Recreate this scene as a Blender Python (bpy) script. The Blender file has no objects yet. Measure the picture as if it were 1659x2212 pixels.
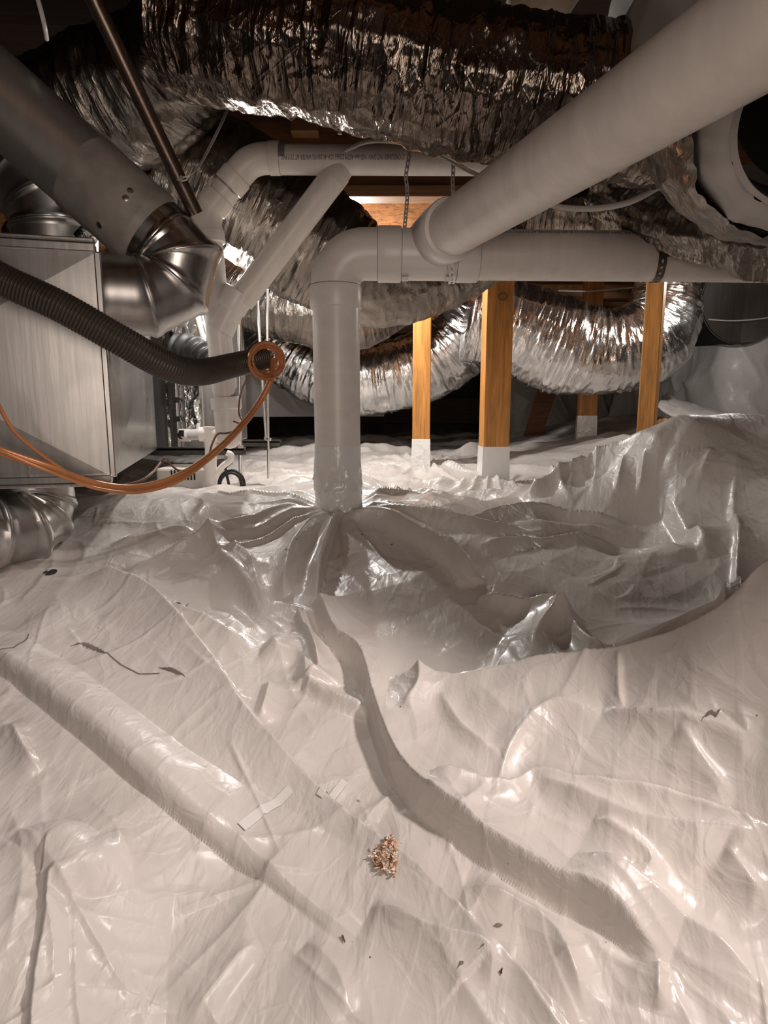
import bpy, math, random
import numpy as np
from mathutils import Vector

random.seed(7)
rng = np.random.default_rng(11)
SC = bpy.context.scene
COL = SC.collection

# ------------------------------------------------------------------ camera
CAM = np.array([0.0, 0.0, 0.45])
PITCH = math.radians(9.5)
FPX = 1350.0
cd = bpy.data.cameras.new('camera'); cam = bpy.data.objects.new('camera', cd); COL.objects.link(cam)
cam.location = CAM; cam.rotation_euler = (math.radians(90) - PITCH, 0, 0)
cd.sensor_fit = 'VERTICAL'; cd.sensor_height = 24.0; cd.lens = 24.0 * FPX / 2212.0
cd.clip_start = 0.01; cd.clip_end = 50
SC.camera = cam

# ------------------------------------------------------------------ world, lights, exposure
wd = bpy.data.worlds.new('world'); SC.world = wd; wd.use_nodes = True
wd.node_tree.nodes['Background'].inputs[0].default_value = (1.0, 0.88, 0.78, 1)
wd.node_tree.nodes['Background'].inputs[1].default_value = 0.05
SC.cycles.use_adaptive_sampling = True; SC.cycles.adaptive_threshold = 0.045; SC.cycles.max_bounces = 7; SC.cycles.diffuse_bounces = 3; SC.cycles.glossy_bounces = 4; SC.cycles.transmission_bounces = 3
SC.view_settings.view_transform = 'Standard'; SC.view_settings.look = 'None'
SC.view_settings.exposure = 0.0; SC.view_settings.gamma = 1.0; SC.view_settings.use_curve_mapping = False

def area(name, loc, target, size, power, col):
    l = bpy.data.lights.new(name, 'AREA'); l.shape = 'DISK'; l.size = size; l.energy = power; l.color = col
    o = bpy.data.objects.new(name, l); COL.objects.link(o); o.location = loc
    o.rotation_euler = (Vector(target) - Vector(loc)).to_track_quat('-Z', 'Y').to_euler()
    return o
# work light at the photographer's right; added fill spot above brightens the left
def spot(name, loc, target, cone, blend, power, col=(1.0, 0.895, 0.845)):
    l = bpy.data.lights.new(name, 'SPOT'); l.energy = power; l.color = col; l.shadow_soft_size = .03
    l.spot_size = math.radians(cone); l.spot_blend = blend
    o = bpy.data.objects.new(name, l); COL.objects.link(o); o.location = loc
    o.rotation_euler = (Vector(target) - Vector(loc)).to_track_quat('-Z', 'Y').to_euler()
spot('side_work_light', (0.56, 0.34, 0.72), (-0.13, 0.37, 0.08), 66, .55, 24)
spot('left_fill_spot', (-0.06, 0.60, 1.015), (-0.44, 0.62, 0.12), 66, .8, 10)  # added fill spot lifting the left side of the sheet
# added soft warm fill from behind the photographer
area('rear_fill_light', (0.15, -0.70, 0.58), (0.0, 1.2, 0.80), 0.75, 6.2, (1.0, 0.84, 0.73))

# ------------------------------------------------------------------ pixel -> world helpers (used for measuring)
FW = np.array([0, math.cos(PITCH), -math.sin(PITCH)]); UP = np.array([0, math.sin(PITCH), math.cos(PITCH)])
def ray(px, py):
    return FW + np.array([1.0, 0, 0]) * (px - 829.5) / FPX + UP * (1106.0 - py) / FPX
def at(px, py, Y):
    d = ray(px, py); return CAM + d * (Y / d[1])
def wr(rpx, py, Y):                       # radius in pixels at depth Y -> metres
    d = ray(829.5, py); return rpx * (Y / d[1]) / FPX

# ------------------------------------------------------------------ noise
def _hash(ix, iy, iz, s):
    h = (ix * 374761393 + iy * 668265263 + iz * 2147483647 + s * 974711) & 0xffffffff
    h = ((h ^ (h >> 13)) * 1274126177) & 0xffffffff
    h = (h ^ (h >> 16)) & 0xffff
    return h / 65535.0
def vnoise(x, y, z=None, s=0):
    x = np.asarray(x, float); y = np.asarray(y, float); z = np.zeros_like(x) if z is None else np.asarray(z, float)
    xi = np.floor(x).astype(np.int64); yi = np.floor(y).astype(np.int64); zi = np.floor(z).astype(np.int64)
    fx, fy, fz = x - xi, y - yi, z - zi
    ux, uy, uz = [f * f * f * (f * (f * 6 - 15) + 10) for f in (fx, fy, fz)]
    r = 0
    for a in (0, 1):
        wa = ux if a else 1 - ux
        for b in (0, 1):
            wb = uy if b else 1 - uy
            for c in (0, 1):
                wc = uz if c else 1 - uz
                r = r + wa * wb * wc * _hash(xi + a, yi + b, zi + c, s)
    return r
def fbm(x, y, z=None, s=0, o=3):
    r, a, n = 0, 1.0, 0
    for i in range(o):
        r = r + a * vnoise(x * 2 ** i, y * 2 ** i, None if z is None else z * 2 ** i, s + i * 17); n += a; a *= .5
    return r / n
def ridged(x, y, z=None, s=0, o=3):
    r, a, n = 0, 1.0, 0
    for i in range(o):
        r = r + a * (1 - np.abs(2 * vnoise(x * 2 ** i, y * 2 ** i, None if z is None else z * 2 ** i, s + i * 31) - 1)) ** 2; n += a; a *= .5
    return r / n

# ------------------------------------------------------------------ materials
def mat(name):
    m = bpy.data.materials.new(name); m.use_nodes = True
    nt = m.node_tree; return m, nt, nt.nodes['Principled BSDF']
def N(nt, t, **kw):
    n = nt.nodes.new(t)
    for k, v in kw.items():
        if k in n.inputs.keys(): n.inputs[k].default_value = v
        else: setattr(n, k, v)
    return n
def L(nt, a, b): nt.links.new(a, b)
def ramp(nt, fac, stops):
    r = nt.nodes.new('ShaderNodeValToRGB')
    while len(r.color_ramp.elements) < len(stops): r.color_ramp.elements.new(0.5)
    for e, (p, c) in zip(r.color_ramp.elements, stops):
        e.position = p; e.color = (c[0], c[1], c[2], 1) if not isinstance(c, (int, float)) else (c, c, c, 1)
    L(nt, fac, r.inputs[0]); return r.outputs[0]
def coords(nt, which='Object', scale=(1, 1, 1), rot=(0, 0, 0)):
    tc = nt.nodes.new('ShaderNodeTexCoord'); mp = nt.nodes.new('ShaderNodeMapping')
    mp.inputs['Scale'].default_value = scale; mp.inputs['Rotation'].default_value = rot
    L(nt, tc.outputs[which], mp.inputs[0]); return mp.outputs[0]
def bump(nt, h, strength, dist, prev=None):
    b = N(nt, 'ShaderNodeBump'); b.inputs['Strength'].default_value = strength; b.inputs['Distance'].default_value = dist
    L(nt, h, b.inputs['Height'])
    if prev is not None: L(nt, prev, b.inputs['Normal'])
    return b.outputs[0]
def simple(name, col, rough=.5, metal=0.0, var=.12, scale=30, bmp=0.0, stretch=(1, 1, 1), spec=None):
    m, nt, p = mat(name)
    v = coords(nt, 'Object', stretch)
    n = N(nt, 'ShaderNodeTexNoise'); n.inputs['Scale'].default_value = scale; n.inputs['Detail'].default_value = 5
    L(nt, v, n.inputs['Vector'])
    c = ramp(nt, n.outputs[0], [(.3, [x * (1 - var) for x in col]), (.7, [min(1, x * (1 + var)) for x in col])])
    L(nt, c, p.inputs['Base Color']); p.inputs['Roughness'].default_value = rough; p.inputs['Metallic'].default_value = metal
    if spec is not None: p.inputs['Specular IOR Level'].default_value = spec
    if bmp: L(nt, bump(nt, n.outputs[0], 1.0, bmp), p.inputs['Normal'])
    return m

def sheet_material(name, col, rough=.30, bm=1.0, coat=.25):
    m, nt, p = mat(name)
    v = coords(nt, 'Object')
    n1 = N(nt, 'ShaderNodeTexNoise'); n1.inputs['Scale'].default_value = 5; n1.inputs['Detail'].default_value = 3; L(nt, v, n1.inputs['Vector'])
    c = ramp(nt, n1.outputs[0], [(.3, [x * .95 for x in col]), (.7, col)])
    # small dirt specks
    vo = N(nt, 'ShaderNodeTexVoronoi'); vo.inputs['Scale'].default_value = 26; L(nt, v, vo.inputs['Vector'])
    sp = ramp(nt, vo.outputs['Distance'], [(.018, 1.0), (.03, 0.0)])
    mx = N(nt, 'ShaderNodeMix', data_type='RGBA'); L(nt, sp, mx.inputs[0]); L(nt, c, mx.inputs[6]); mx.inputs[7].default_value = (.12, .07, .04, 1)
    L(nt, mx.outputs[2], p.inputs['Base Color'])
    rn = N(nt, 'ShaderNodeTexNoise'); rn.inputs['Scale'].default_value = 14; rn.inputs['Detail'].default_value = 4; L(nt, v, rn.inputs['Vector'])
    L(nt, ramp(nt, rn.outputs[0], [(.3, rough * .75), (.7, rough * 1.35)]), p.inputs['Roughness'])
    p.inputs['Coat Weight'].default_value = coat; p.inputs['Coat Roughness'].default_value = .16
    # crumple creases: warped voronoi edges + reinforcement threads
    wv = coords(nt, 'Object', (1, 1, 1), (0, 0, .5))
    nw = N(nt, 'ShaderNodeTexNoise'); nw.inputs['Scale'].default_value = 6; nw.inputs['Detail'].default_value = 3; L(nt, wv, nw.inputs['Vector'])
    add = N(nt, 'ShaderNodeVectorMath', operation='MULTIPLY_ADD'); L(nt, nw.outputs['Color'], add.inputs[0]); add.inputs[1].default_value = (.16, .16, .16); L(nt, wv, add.inputs[2])
    v2 = N(nt, 'ShaderNodeTexVoronoi', feature='DISTANCE_TO_EDGE'); v2.inputs['Scale'].default_value = 9; L(nt, add.outputs[0], v2.inputs['Vector'])
    e = ramp(nt, v2.outputs['Distance'], [(0.0, 1.0), (.10, 0.0)])
    b1 = bump(nt, e, .45 * bm, .0018)
    v4 = N(nt, 'ShaderNodeTexVoronoi', feature='DISTANCE_TO_EDGE'); v4.inputs['Scale'].default_value = 24; L(nt, add.outputs[0], v4.inputs['Vector'])
    b1 = bump(nt, ramp(nt, v4.outputs['Distance'], [(0.0, 1.0), (.08, 0.0)]), .2 * bm, .0008, b1)
    n3 = N(nt, 'ShaderNodeTexNoise'); n3.inputs['Scale'].default_value = 42; n3.inputs['Detail'].default_value = 3; n3.inputs['Distortion'].default_value = .8
    L(nt, coords(nt, 'Object', (1, .35, 1), (0, 0, .9)), n3.inputs['Vector'])
    b2 = bump(nt, n3.outputs[0], .8 * bm, .0026, b1)
    w = N(nt, 'ShaderNodeTexWave', wave_type='BANDS'); w.inputs['Scale'].default_value = 9.0; w.inputs['Distortion'].default_value = 1.2; w.inputs['Detail'].default_value = 2
    L(nt, coords(nt, 'Object', (1, 1, 1), (0, 0, .35)), w.inputs['Vector'])
    b3 = bump(nt, ramp(nt, w.outputs[0], [(.9, 0.0), (.99, 1.0)]), .45 * bm, .0004, b2)
    L(nt, b3, p.inputs['Normal'])
    return m
def foil_material(name, col=(.25, .205, .172), rough=.15, fine=1.0, wide=(75, 9)):
    m, nt, p = mat(name)
    p.inputs['Metallic'].default_value = 1.0
    n0 = N(nt, 'ShaderNodeTexNoise'); n0.inputs['Scale'].default_value = 9; n0.inputs['Detail'].default_value = 4
    uv = coords(nt, 'UV'); L(nt, uv, n0.inputs['Vector'])
    L(nt, ramp(nt, n0.outputs[0], [(.3, [x * .75 for x in col]), (.65, col)]), p.inputs['Base Color'])
    L(nt, ramp(nt, n0.outputs[0], [(.3, rough * 1.7), (.7, rough * .8)]), p.inputs['Roughness'])
    # crinkles across the axis
    n1 = N(nt, 'ShaderNodeTexNoise'); n1.inputs['Scale'].default_value = 1; n1.inputs['Detail'].default_value = 4; n1.inputs['Roughness'].default_value = .62; n1.inputs['Distortion'].default_value = 1.0
    L(nt, coords(nt, 'UV', (wide[0], wide[1], 1)), n1.inputs['Vector'])
    b1 = bump(nt, n1.outputs[0], .8 * fine, .005)
    v = N(nt, 'ShaderNodeTexVoronoi', feature='DISTANCE_TO_EDGE'); v.inputs['Scale'].default_value = 1
    L(nt, coords(nt, 'UV', (60, 28, 1), (0, 0, .3)), v.inputs['Vector'])
    b2 = bump(nt, ramp(nt, v.outputs['Distance'], [(0, 1.0), (.08, 0.0)]), .3 * fine, .001, b1)
    prev = b2
    for a in (.78, -.78):                  # scrim threads pressed into the foil
        w = N(nt, 'ShaderNodeTexWave', wave_type='BANDS'); w.inputs['Scale'].default_value = 12; w.inputs['Distortion'].default_value = .5
        L(nt, coords(nt, 'UV', (1, 1, 1), (0, 0, a)), w.inputs['Vector'])
        prev = bump(nt, ramp(nt, w.outputs[0], [(.95, 0.0), (1.0, 1.0)]), .22, .0007, prev)
    L(nt, prev, p.inputs['Normal'])
    return m
def metal_material(name, col, rough, bm=.3, sc=(3, 60, 3), spangle=.2):
    m, nt, p = mat(name); p.inputs['Metallic'].default_value = 1.0
    n = N(nt, 'ShaderNodeTexNoise'); n.inputs['Scale'].default_value = 4; n.inputs['Detail'].default_value = 6
    L(nt, coords(nt, 'Object'), n.inputs['Vector'])
    n2 = N(nt, 'ShaderNodeTexNoise'); n2.inputs['Scale'].default_value = 1; n2.inputs['Detail'].default_value = 4
    L(nt, coords(nt, 'Object', (90, 90, 6)), n2.inputs['Vector'])
    mx = N(nt, 'ShaderNodeMix', data_type='RGBA'); mx.inputs[0].default_value = spangle
    L(nt, ramp(nt, n.outputs[0], [(.3, [c * .8 for c in col]), (.7, col)]), mx.inputs[6]); L(nt, n2.outputs[0], mx.inputs[7])
    L(nt, mx.outputs[2], p.inputs['Base Color'])
    L(nt, ramp(nt, n.outputs[0], [(.3, rough * 1.25), (.7, rough * .8)]), p.inputs['Roughness'])
    L(nt, bump(nt, n2.outputs[0], bm, .0006), p.inputs['Normal'])
    return m
def wood_material(name, col, rough=.55, vert=True, osb=False):
    m, nt, p = mat(name)
    sc = (14, 14, 1.2) if vert else (1.2, 14, 14)
    n = N(nt, 'ShaderNodeTexNoise'); n.inputs['Scale'].default_value = 3; n.inputs['Detail'].default_value = 7; n.inputs['Distortion'].default_value = 1.2
    if osb: sc = (9, 9, 26)
    L(nt, coords(nt, 'Object', sc), n.inputs['Vector'])
    w = N(nt, 'ShaderNodeTexNoise'); w.inputs['Scale'].default_value = 12 if not osb else 30; w.inputs['Detail'].default_value = 4; L(nt, coords(nt, 'Object', sc), w.inputs['Vector'])
    mx = N(nt, 'ShaderNodeMath', operation='MULTIPLY_ADD'); L(nt, n.outputs[0], mx.inputs[0]); mx.inputs[1].default_value = .6
    m2 = N(nt, 'ShaderNodeMath', operation='MULTIPLY'); L(nt, w.outputs[0], m2.inputs[0]); m2.inputs[1].default_value = .4; L(nt, m2.outputs[0], mx.inputs[2])
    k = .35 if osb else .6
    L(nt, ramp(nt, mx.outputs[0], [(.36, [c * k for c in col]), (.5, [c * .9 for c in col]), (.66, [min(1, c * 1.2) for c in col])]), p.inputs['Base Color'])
    p.inputs['Roughness'].default_value = rough
    L(nt, bump(nt, mx.outputs[0], .5, .0015 if not osb else .004), p.inputs['Normal'])
    return m

M = {}
M['sheet'] = sheet_material('white_poly_sheet', (.66, .605, .565), .36, 1.0, .12)
M['sheet_thin'] = sheet_material('hung_poly_sheet', (.66, .64, .61), .45, .6, .05)
M['clear_tape'] = sheet_material('clear_tape', (.80, .76, .73), .16, .4, .3)
M['tape'] = sheet_material('white_tape', (.86, .85, .83), .22, .5, .4)
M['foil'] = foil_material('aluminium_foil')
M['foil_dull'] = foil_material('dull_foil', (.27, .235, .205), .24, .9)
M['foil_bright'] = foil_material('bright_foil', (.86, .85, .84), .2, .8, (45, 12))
M['foil_tape'] = foil_material('foil_tape', (.85, .84, .82), .15, 1.0, (50, 50))
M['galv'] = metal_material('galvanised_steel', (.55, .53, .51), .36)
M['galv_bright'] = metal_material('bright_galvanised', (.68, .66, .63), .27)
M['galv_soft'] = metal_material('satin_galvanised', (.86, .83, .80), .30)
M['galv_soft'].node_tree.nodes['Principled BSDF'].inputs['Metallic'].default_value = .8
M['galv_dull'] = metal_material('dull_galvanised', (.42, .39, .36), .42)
M['pvc'] = simple('white_pvc', (.80, .75, .71), .33, 0, .05, 6, 0.0002, (1, 8, 8))
M['pvc_old'] = simple('beige_pvc', (.80, .735, .675), .36, 0, .07, 5, 0.0002, (8, 8, 1))
M['primer'] = simple('purple_primer', (.27, .22, .24), .35, 0, .25, 40)
M['ink'] = simple('black_ink', (.04, .03, .03), .6)
M['wood'] = wood_material('post_wood', (.60, .26, .060))
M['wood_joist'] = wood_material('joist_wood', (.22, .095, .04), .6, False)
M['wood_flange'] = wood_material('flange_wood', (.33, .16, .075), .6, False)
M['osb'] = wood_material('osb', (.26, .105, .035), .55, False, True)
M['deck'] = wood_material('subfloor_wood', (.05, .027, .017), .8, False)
M['block'] = simple('foundation_block', (.10, .085, .07), .9, 0, .3, 8, .003)
M['dirt'] = simple('dirt', (.14, .09, .06), .95, 0, .4, 25, .01)
M['black_hose'] = simple('black_hose', (.055, .042, .033), .38, 0, .2, 20)
M['black_rubber'] = simple('black_rubber', (.012, .011, .010), .55, 0, .2, 20)
M['black_steel'] = simple('black_steel_pipe', (.16, .12, .095), .33, .85, .25, 20, 0, (20, 20, 2))
M['strut'] = simple('dark_strut_steel', (.10, .095, .085), .4, .8, .2, 30)
M['zinc'] = simple('zinc_rod', (.75, .74, .72), .28, 1.0, .1, 50)
M['copper'] = simple('orange_cable', (.60, .25, .10), .35, .25, .2, 15)
M['copper_dark'] = simple('brown_wire', (.24, .11, .06), .4, .2, .2, 15)
M['pump'] = simple('beige_plastic', (.62, .58, .53), .45, 0, .05, 10)
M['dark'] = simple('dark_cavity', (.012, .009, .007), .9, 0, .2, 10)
M['strap_white'] = simple('pale_galvanised_strap', (.78, .75, .72), .35, .4, .06, 60)
M['white_wire'] = simple('white_wire', (.68, .65, .60), .4, 0, .05, 10)
M['tubing'] = simple('clear_tubing', (.60, .55, .48), .2, 0, .05, 10)
M['tubing'].node_tree.nodes['Principled BSDF'].inputs['Transmission Weight'].default_value = .5
M['cloth'] = simple('grey_liner_cloth', (.50, .47, .44), .6, 0, .08, 8, .001)
M['fiberglass'] = simple('fiberglass', (.36, .20, .10), .95, 0, .5, 60, .01)
M['batt'] = simple('paper_faced_batt', (.42, .33, .24), .8, 0, .15, 12, .004)
M['red'] = simple('red_plastic', (.35, .04, .03), .4)
M['mastic'] = simple('grey_duct_sealant', (.40, .365, .335), .5, 0, .2, 25, .002)
M['knot'] = simple('wood_knot', (.17, .06, .02), .6)
m, nt, p = mat('lit_bulb'); p.inputs['Emission Color'].default_value = (1, .97, .92, 1); p.inputs['Emission Strength'].default_value = 60; M['bulb'] = m
dm, nt, p = mat('debris')
vo = N(nt, 'ShaderNodeTexVoronoi'); vo.inputs['Scale'].default_value = 300; L(nt, coords(nt), vo.inputs['Vector'])
L(nt, ramp(nt, vo.outputs['Color'], [(.2, (.34, .17, .09)), (.42, (.66, .42, .28)), (.65, (.92, .80, .68))]), p.inputs['Base Color']); p.inputs['Roughness'].default_value = .7
M['debris'] = dm

# ------------------------------------------------------------------ object helpers
class B:
    """collects geometry that becomes ONE mesh object"""
    def __init__(s): s.v = []; s.f = []; s.uv = None; s.n = 0
    def add(s, v, f):
        v = np.asarray(v, float); s.v.append(v); s.f += [tuple(int(i) + s.n for i in q) for q in f]; s.n += len(v); return s
    def box(s, c, size, rot=None):
        c = np.array(c, float); h = np.array(size, float) / 2
        v = np.array([[x, y, z] for x in (-1, 1) for y in (-1, 1) for z in (-1, 1)], float) * h
        if rot is not None: v = v @ np.array(rot).T
        return s.add(v + c, [(0, 1, 3, 2), (4, 6, 7, 5), (0, 4, 5, 1), (2, 3, 7, 6), (0, 2, 6, 4), (1, 5, 7, 3)])
    def hexa(s, p):   # 8 points: bottom loop 0-3, top loop 4-7
        return s.add(p, [(0, 3, 2, 1), (4, 5, 6, 7), (0, 1, 5, 4), (1, 2, 6, 5), (2, 3, 7, 6), (3, 0, 4, 7)])
    def sweep(s, path, rad, seg=24, caps=True, disp=None, squash=None, ref=(0, 0, 1)):
        P = np.asarray(path, float); n = len(P)
        R = np.full(n, rad, float) if np.isscalar(rad) else np.asarray(rad, float)
        d = np.diff(P, axis=0); dl = np.linalg.norm(d, axis=1)
        # tangents that ignore zero-length steps (used for shoulders)
        T = np.zeros_like(P); last = None
        good = [i for i in range(n - 1) if dl[i] > 1e-7]
        for i in range(n):
            a = [g for g in good if g < i]; b = [g for g in good if g >= i]
            t = np.zeros(3)
            if a: t += d[a[-1]] / dl[a[-1]]
            if b: t += d[b[0]] / dl[b[0]]
            if np.linalg.norm(t) < 1e-9: t = d[good[0]]
            T[i] = t / np.linalg.norm(t)
        r = np.array(ref, float)
        if abs(T[0] @ r) > .95: r = np.array([1.0, 0, 0])
        U = r - T[0] * (T[0] @ r); U /= np.linalg.norm(U)
        Us = [U]
        for i in range(1, n):
            u = Us[-1] - T[i] * (T[i] @ Us[-1]); u /= np.linalg.norm(u); Us.append(u)
        Us = np.array(Us); Vs = np.cross(T, Us)
        a = np.linspace(0, 2 * math.pi, seg, endpoint=False)
        ca, sa = np.cos(a), np.sin(a)
        arc = np.concatenate([[0], np.cumsum(dl)])
        rr = R[:, None] * np.ones(seg)[None, :]
        if disp is not None: rr = rr + disp(arc[:, None] * np.ones(seg)[None, :], np.ones(n)[:, None] * a[None, :])
        sq = squash or (1, 1)
        V = P[:, None, :] + rr[..., None] * (ca[None, :, None] * Us[:, None, :] * sq[0] + sa[None, :, None] * Vs[:, None, :] * sq[1])
        V = V.reshape(-1, 3)
        i = np.arange(n - 1)[:, None]; j = np.arange(seg)[None, :]; j2 = (j + 1) % seg
        F = np.stack([i * seg + j, i * seg + j2, (i + 1) * seg + j2, (i + 1) * seg + j], -1).reshape(-1, 4)
        fl = [tuple(q) for q in F.tolist()]
        if caps: fl += [tuple(range(seg - 1, -1, -1)), tuple(range((n - 1) * seg, n * seg))]
        if s.n == 0:
            s.uvinfo = (arc, a, R, n, seg)
        return s.add(V, fl)
    def build(s, name, m, parent=None, smooth=True, label=None, cat=None, group=None, kind=None, bevel=0, angle=40):
        V = np.concatenate(s.v) if s.v else np.zeros((0, 3))
        root = parent
        base = np.zeros(3)
        if parent is not None: base = np.array(parent['wloc'])
        else: base = np.array([V[:, 0].mean(), V[:, 1].mean(), V[:, 2].min()])
        me = bpy.data.meshes.new(name)
        me.from_pydata((V - base).tolist(), [], s.f); me.update()
        if hasattr(s, 'uvinfo'):
            arc, a, R, n, seg = s.uvinfo
            uvl = me.uv_layers.new(name='UVMap')
            lv = np.empty(len(me.loops), dtype=np.int32); me.loops.foreach_get('vertex_index', lv)
            ok = lv < n * seg
            ii = np.where(ok, lv // seg, 0); jj = np.where(ok, lv % seg, 0)
            rm = R.mean()
            # fold the angle so there is no seam jump
            ang = a[jj]; ang = np.where(ang > math.pi, 2 * math.pi - ang, ang)
            uv = np.stack([arc[ii], ang * rm], -1).astype(np.float32)
            uvl.data.foreach_set('uv', uv.ravel())
        me.materials.append(m)
        if smooth:
            me.polygons.foreach_set('use_smooth', [True] * len(me.polygons))
            try: me.set_sharp_from_angle(angle=math.radians(angle))
            except Exception: pass
        o = bpy.data.objects.new(name, me); COL.objects.link(o)
        if parent is not None: o.parent = parent
        else: o.location = base
        o['wloc'] = base.tolist()
        if bevel:
            b = o.modifiers.new('bevel', 'BEVEL'); b.width = bevel; b.segments = 2; b.limit_method = 'ANGLE'
        if label: o['label'] = label
        if cat: o['category'] = cat
        if group: o['group'] = group
        if kind: o['kind'] = kind
        return o

def thing(name, label, cat, loc, group=None, kind=None):
    o = bpy.data.objects.new(name, None); COL.objects.link(o); o.location = loc
    o.empty_display_size = .05; o['wloc'] = [float(x) for x in loc]
    if label: o['label'] = label
    if cat: o['category'] = cat
    if group: o['group'] = group
    if kind: o['kind'] = kind
    return o
def spline(pts, n=60):
    P = np.array(pts, float)
    P = np.vstack([2 * P[0] - P[1], P, 2 * P[-1] - P[-2]])
    out = []
    k = len(P) - 3
    per = max(2, n // k)
    for i in range(k):
        p0, p1, p2, p3 = P[i:i + 4]
        for t in np.linspace(0, 1, per, endpoint=False):
            out.append(.5 * ((2 * p1) + (-p0 + p2) * t + (2 * p0 - 5 * p1 + 4 * p2 - p3) * t * t + (-p0 + 3 * p1 - 3 * p2 + p3) * t ** 3))
    out.append(P[-2]); return np.array(out)
def resample(P, n):
    P = np.array(P, float); d = np.concatenate([[0], np.cumsum(np.linalg.norm(np.diff(P[:, :3], axis=0), axis=1))])
    t = np.linspace(0, d[-1], n)
    return np.stack([np.interp(t, d, P[:, k]) for k in range(P.shape[1])], -1)
def pathpx(pts, n=60):     # (px, py, Y) list -> smooth world path
    return resample(spline([at(*p[:3]) for p in pts], n * 2), n)
def tube(name, pts, r, m, parent=None, seg=12, n=60, px=True, **kw):
    P = pathpx(pts, n) if px else resample(spline(pts, n * 2), n)
    return B().sweep(P, r, seg).build(name, m, parent, **kw)
def rotz(a):
    c, s_ = math.cos(a), math.sin(a); return np.array([[c, -s_, 0], [s_, c, 0], [0, 0, 1]])

# ================================================================== SETTING
def gridmesh(name, X, Y, Z, m, kind=None, mask=None, parent=None):
    nr, nc = X.shape
    V = np.stack([X, Y, Z], -1).reshape(-1, 3)
    base = np.zeros(3) if parent is None else np.array(parent['wloc'])
    i = np.arange(nr - 1)[:, None]; j = np.arange(nc - 1)[None, :]
    F = np.stack([i * nc + j, i * nc + j + 1, (i + 1) * nc + j + 1, (i + 1) * nc + j], -1).reshape(-1, 4)
    if mask is not None: F = F[~mask[:-1, :-1].reshape(-1)]
    me = bpy.data.meshes.new(name)
    me.vertices.add(len(V)); me.vertices.foreach_set('co', (V - base).astype(np.float32).ravel())
    me.loops.add(F.size); me.loops.foreach_set('vertex_index', F.astype(np.int32).ravel())
    me.polygons.add(len(F)); me.polygons.foreach_set('loop_start', np.arange(0, F.size, 4, dtype=np.int32))
    me.polygons.foreach_set('loop_total', np.full(len(F), 4, np.int32))
    me.polygons.foreach_set('use_smooth', np.ones(len(F), bool))
    me.update(calc_edges=True); me.validate()
    me.materials.append(m)
    o = bpy.data.objects.new(name, me); COL.objects.link(o)
    if parent is not None: o.parent = parent
    o['wloc'] = base.tolist()
    if kind: o['kind'] = kind
    return o

# ---- base surface of the ground sheet: thin-plate spline through measured points
ctrl = [at(*c) for c in [
    (0, 2212, .36), (829, 2212, .38), (1659, 2212, .37), (0, 1800, .50), (829, 1800, .53), (1659, 1800, .47),
    (0, 1500, .68), (500, 1500, .70), (829, 1520, .69), (1200, 1500, .66), (1450, 1440, .63), (1659, 1300, .60),
    (300, 1250, .96), (0, 1250, .95), (600, 1250, .97), (900, 1270, .93),
    (950, 1400, .80), (1200, 1400, .80), (1400, 1330, .88), (1250, 1250, .97), (1500, 1270, .95), (1590, 1310, .86),
    (1600, 1120, 1.05), (1600, 960, 1.22), (1659, 945, 1.22), (1455, 978, 1.25), (1440, 1060, 1.24), (1490, 1190, 1.04),
    (730, 1095, 1.22), (500, 1078, 1.28), (300, 1075, 1.30), (150, 1112, 1.2), (0, 1130, 1.15),
    (1000, 1090, 1.28), (1250, 1080, 1.33), (1300, 1030, 1.55),
    (1060, 1062, 2.10), (910, 1003, 2.55), (600, 1045, 2.0), (560, 1000, 2.6), (800, 970, 3.1), (1100, 975, 3.0),
    (1250, 955, 2.8), (1390, 985, 2.2), (600, 955, 3.8), (1000, 950, 3.8), (1350, 905, 3.5), (1500, 900, 3.1), (1720, 915, 2.9)]]
ctrl += [np.array([a, b, c + .45]) for a, b, c in [
    (-.9, 1.8, -.27), (-1.5, 1.4, -.29), (-1.6, 3, -.25), (1.3, 1.9, -.17), (1.9, 1.5, -.06), (2.0, 2.4, -.1),
    (-1.5, .5, -.40), (1.5, .75, -.14), (0, .1, -.50), (-1, .1, -.50), (1, .15, -.42), (0, 1.65, -.255), (.5, 1.7, -.25)]]
ctrl = np.array(ctrl)
def _U(r2): return np.where(r2 > 1e-12, r2 * np.log(r2 + 1e-12), 0)
n_ = len(ctrl)
K = _U(((ctrl[:, None, :2] - ctrl[None, :, :2]) ** 2).sum(-1)) + np.eye(n_) * 2e-4
Pm = np.hstack([np.ones((n_, 1)), ctrl[:, :2]])
A = np.zeros((n_ + 3, n_ + 3)); A[:n_, :n_] = K; A[:n_, n_:] = Pm; A[n_:, :n_] = Pm.T
sol = np.linalg.solve(A, np.concatenate([ctrl[:, 2], np.zeros(3)]))
def base_z(x, y):
    x = np.asarray(x, float); y = np.asarray(y, float); r = sol[n_] + sol[n_ + 1] * x + sol[n_ + 2] * y
    for k in range(n_): r = r + sol[k] * _U((x - ctrl[k, 0]) ** 2 + (y - ctrl[k, 1]) ** 2)
    return r
def onbase(px, py, ymax=4.0):           # first hit of the pixel ray with the base surface
    d = ray(px, py); ys = np.linspace(.2, ymax, 1500); t = ys / d[1]
    x = CAM[0] + d[0] * t; z = CAM[2] + d[2] * t
    below = z < base_z(x, ys)
    i = int(np.argmax(below)) if below.any() else len(ys) - 1
    return np.array([x[i], ys[i]])

NR, NC = 1000, 900
rows = .22 * (4.4 / .22) ** np.linspace(0, 1, NR)
cols = np.linspace(-1, 1, NC); cols = cols * (.75 + .25 * cols ** 2)
GY = rows[:, None] * np.ones(NC)[None, :]
GX = cols[None, :] * (rows[:, None] * .72 + .30) * 1.12
GZ = base_z(GX, GY)
BASEZ = GZ.copy()

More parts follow.
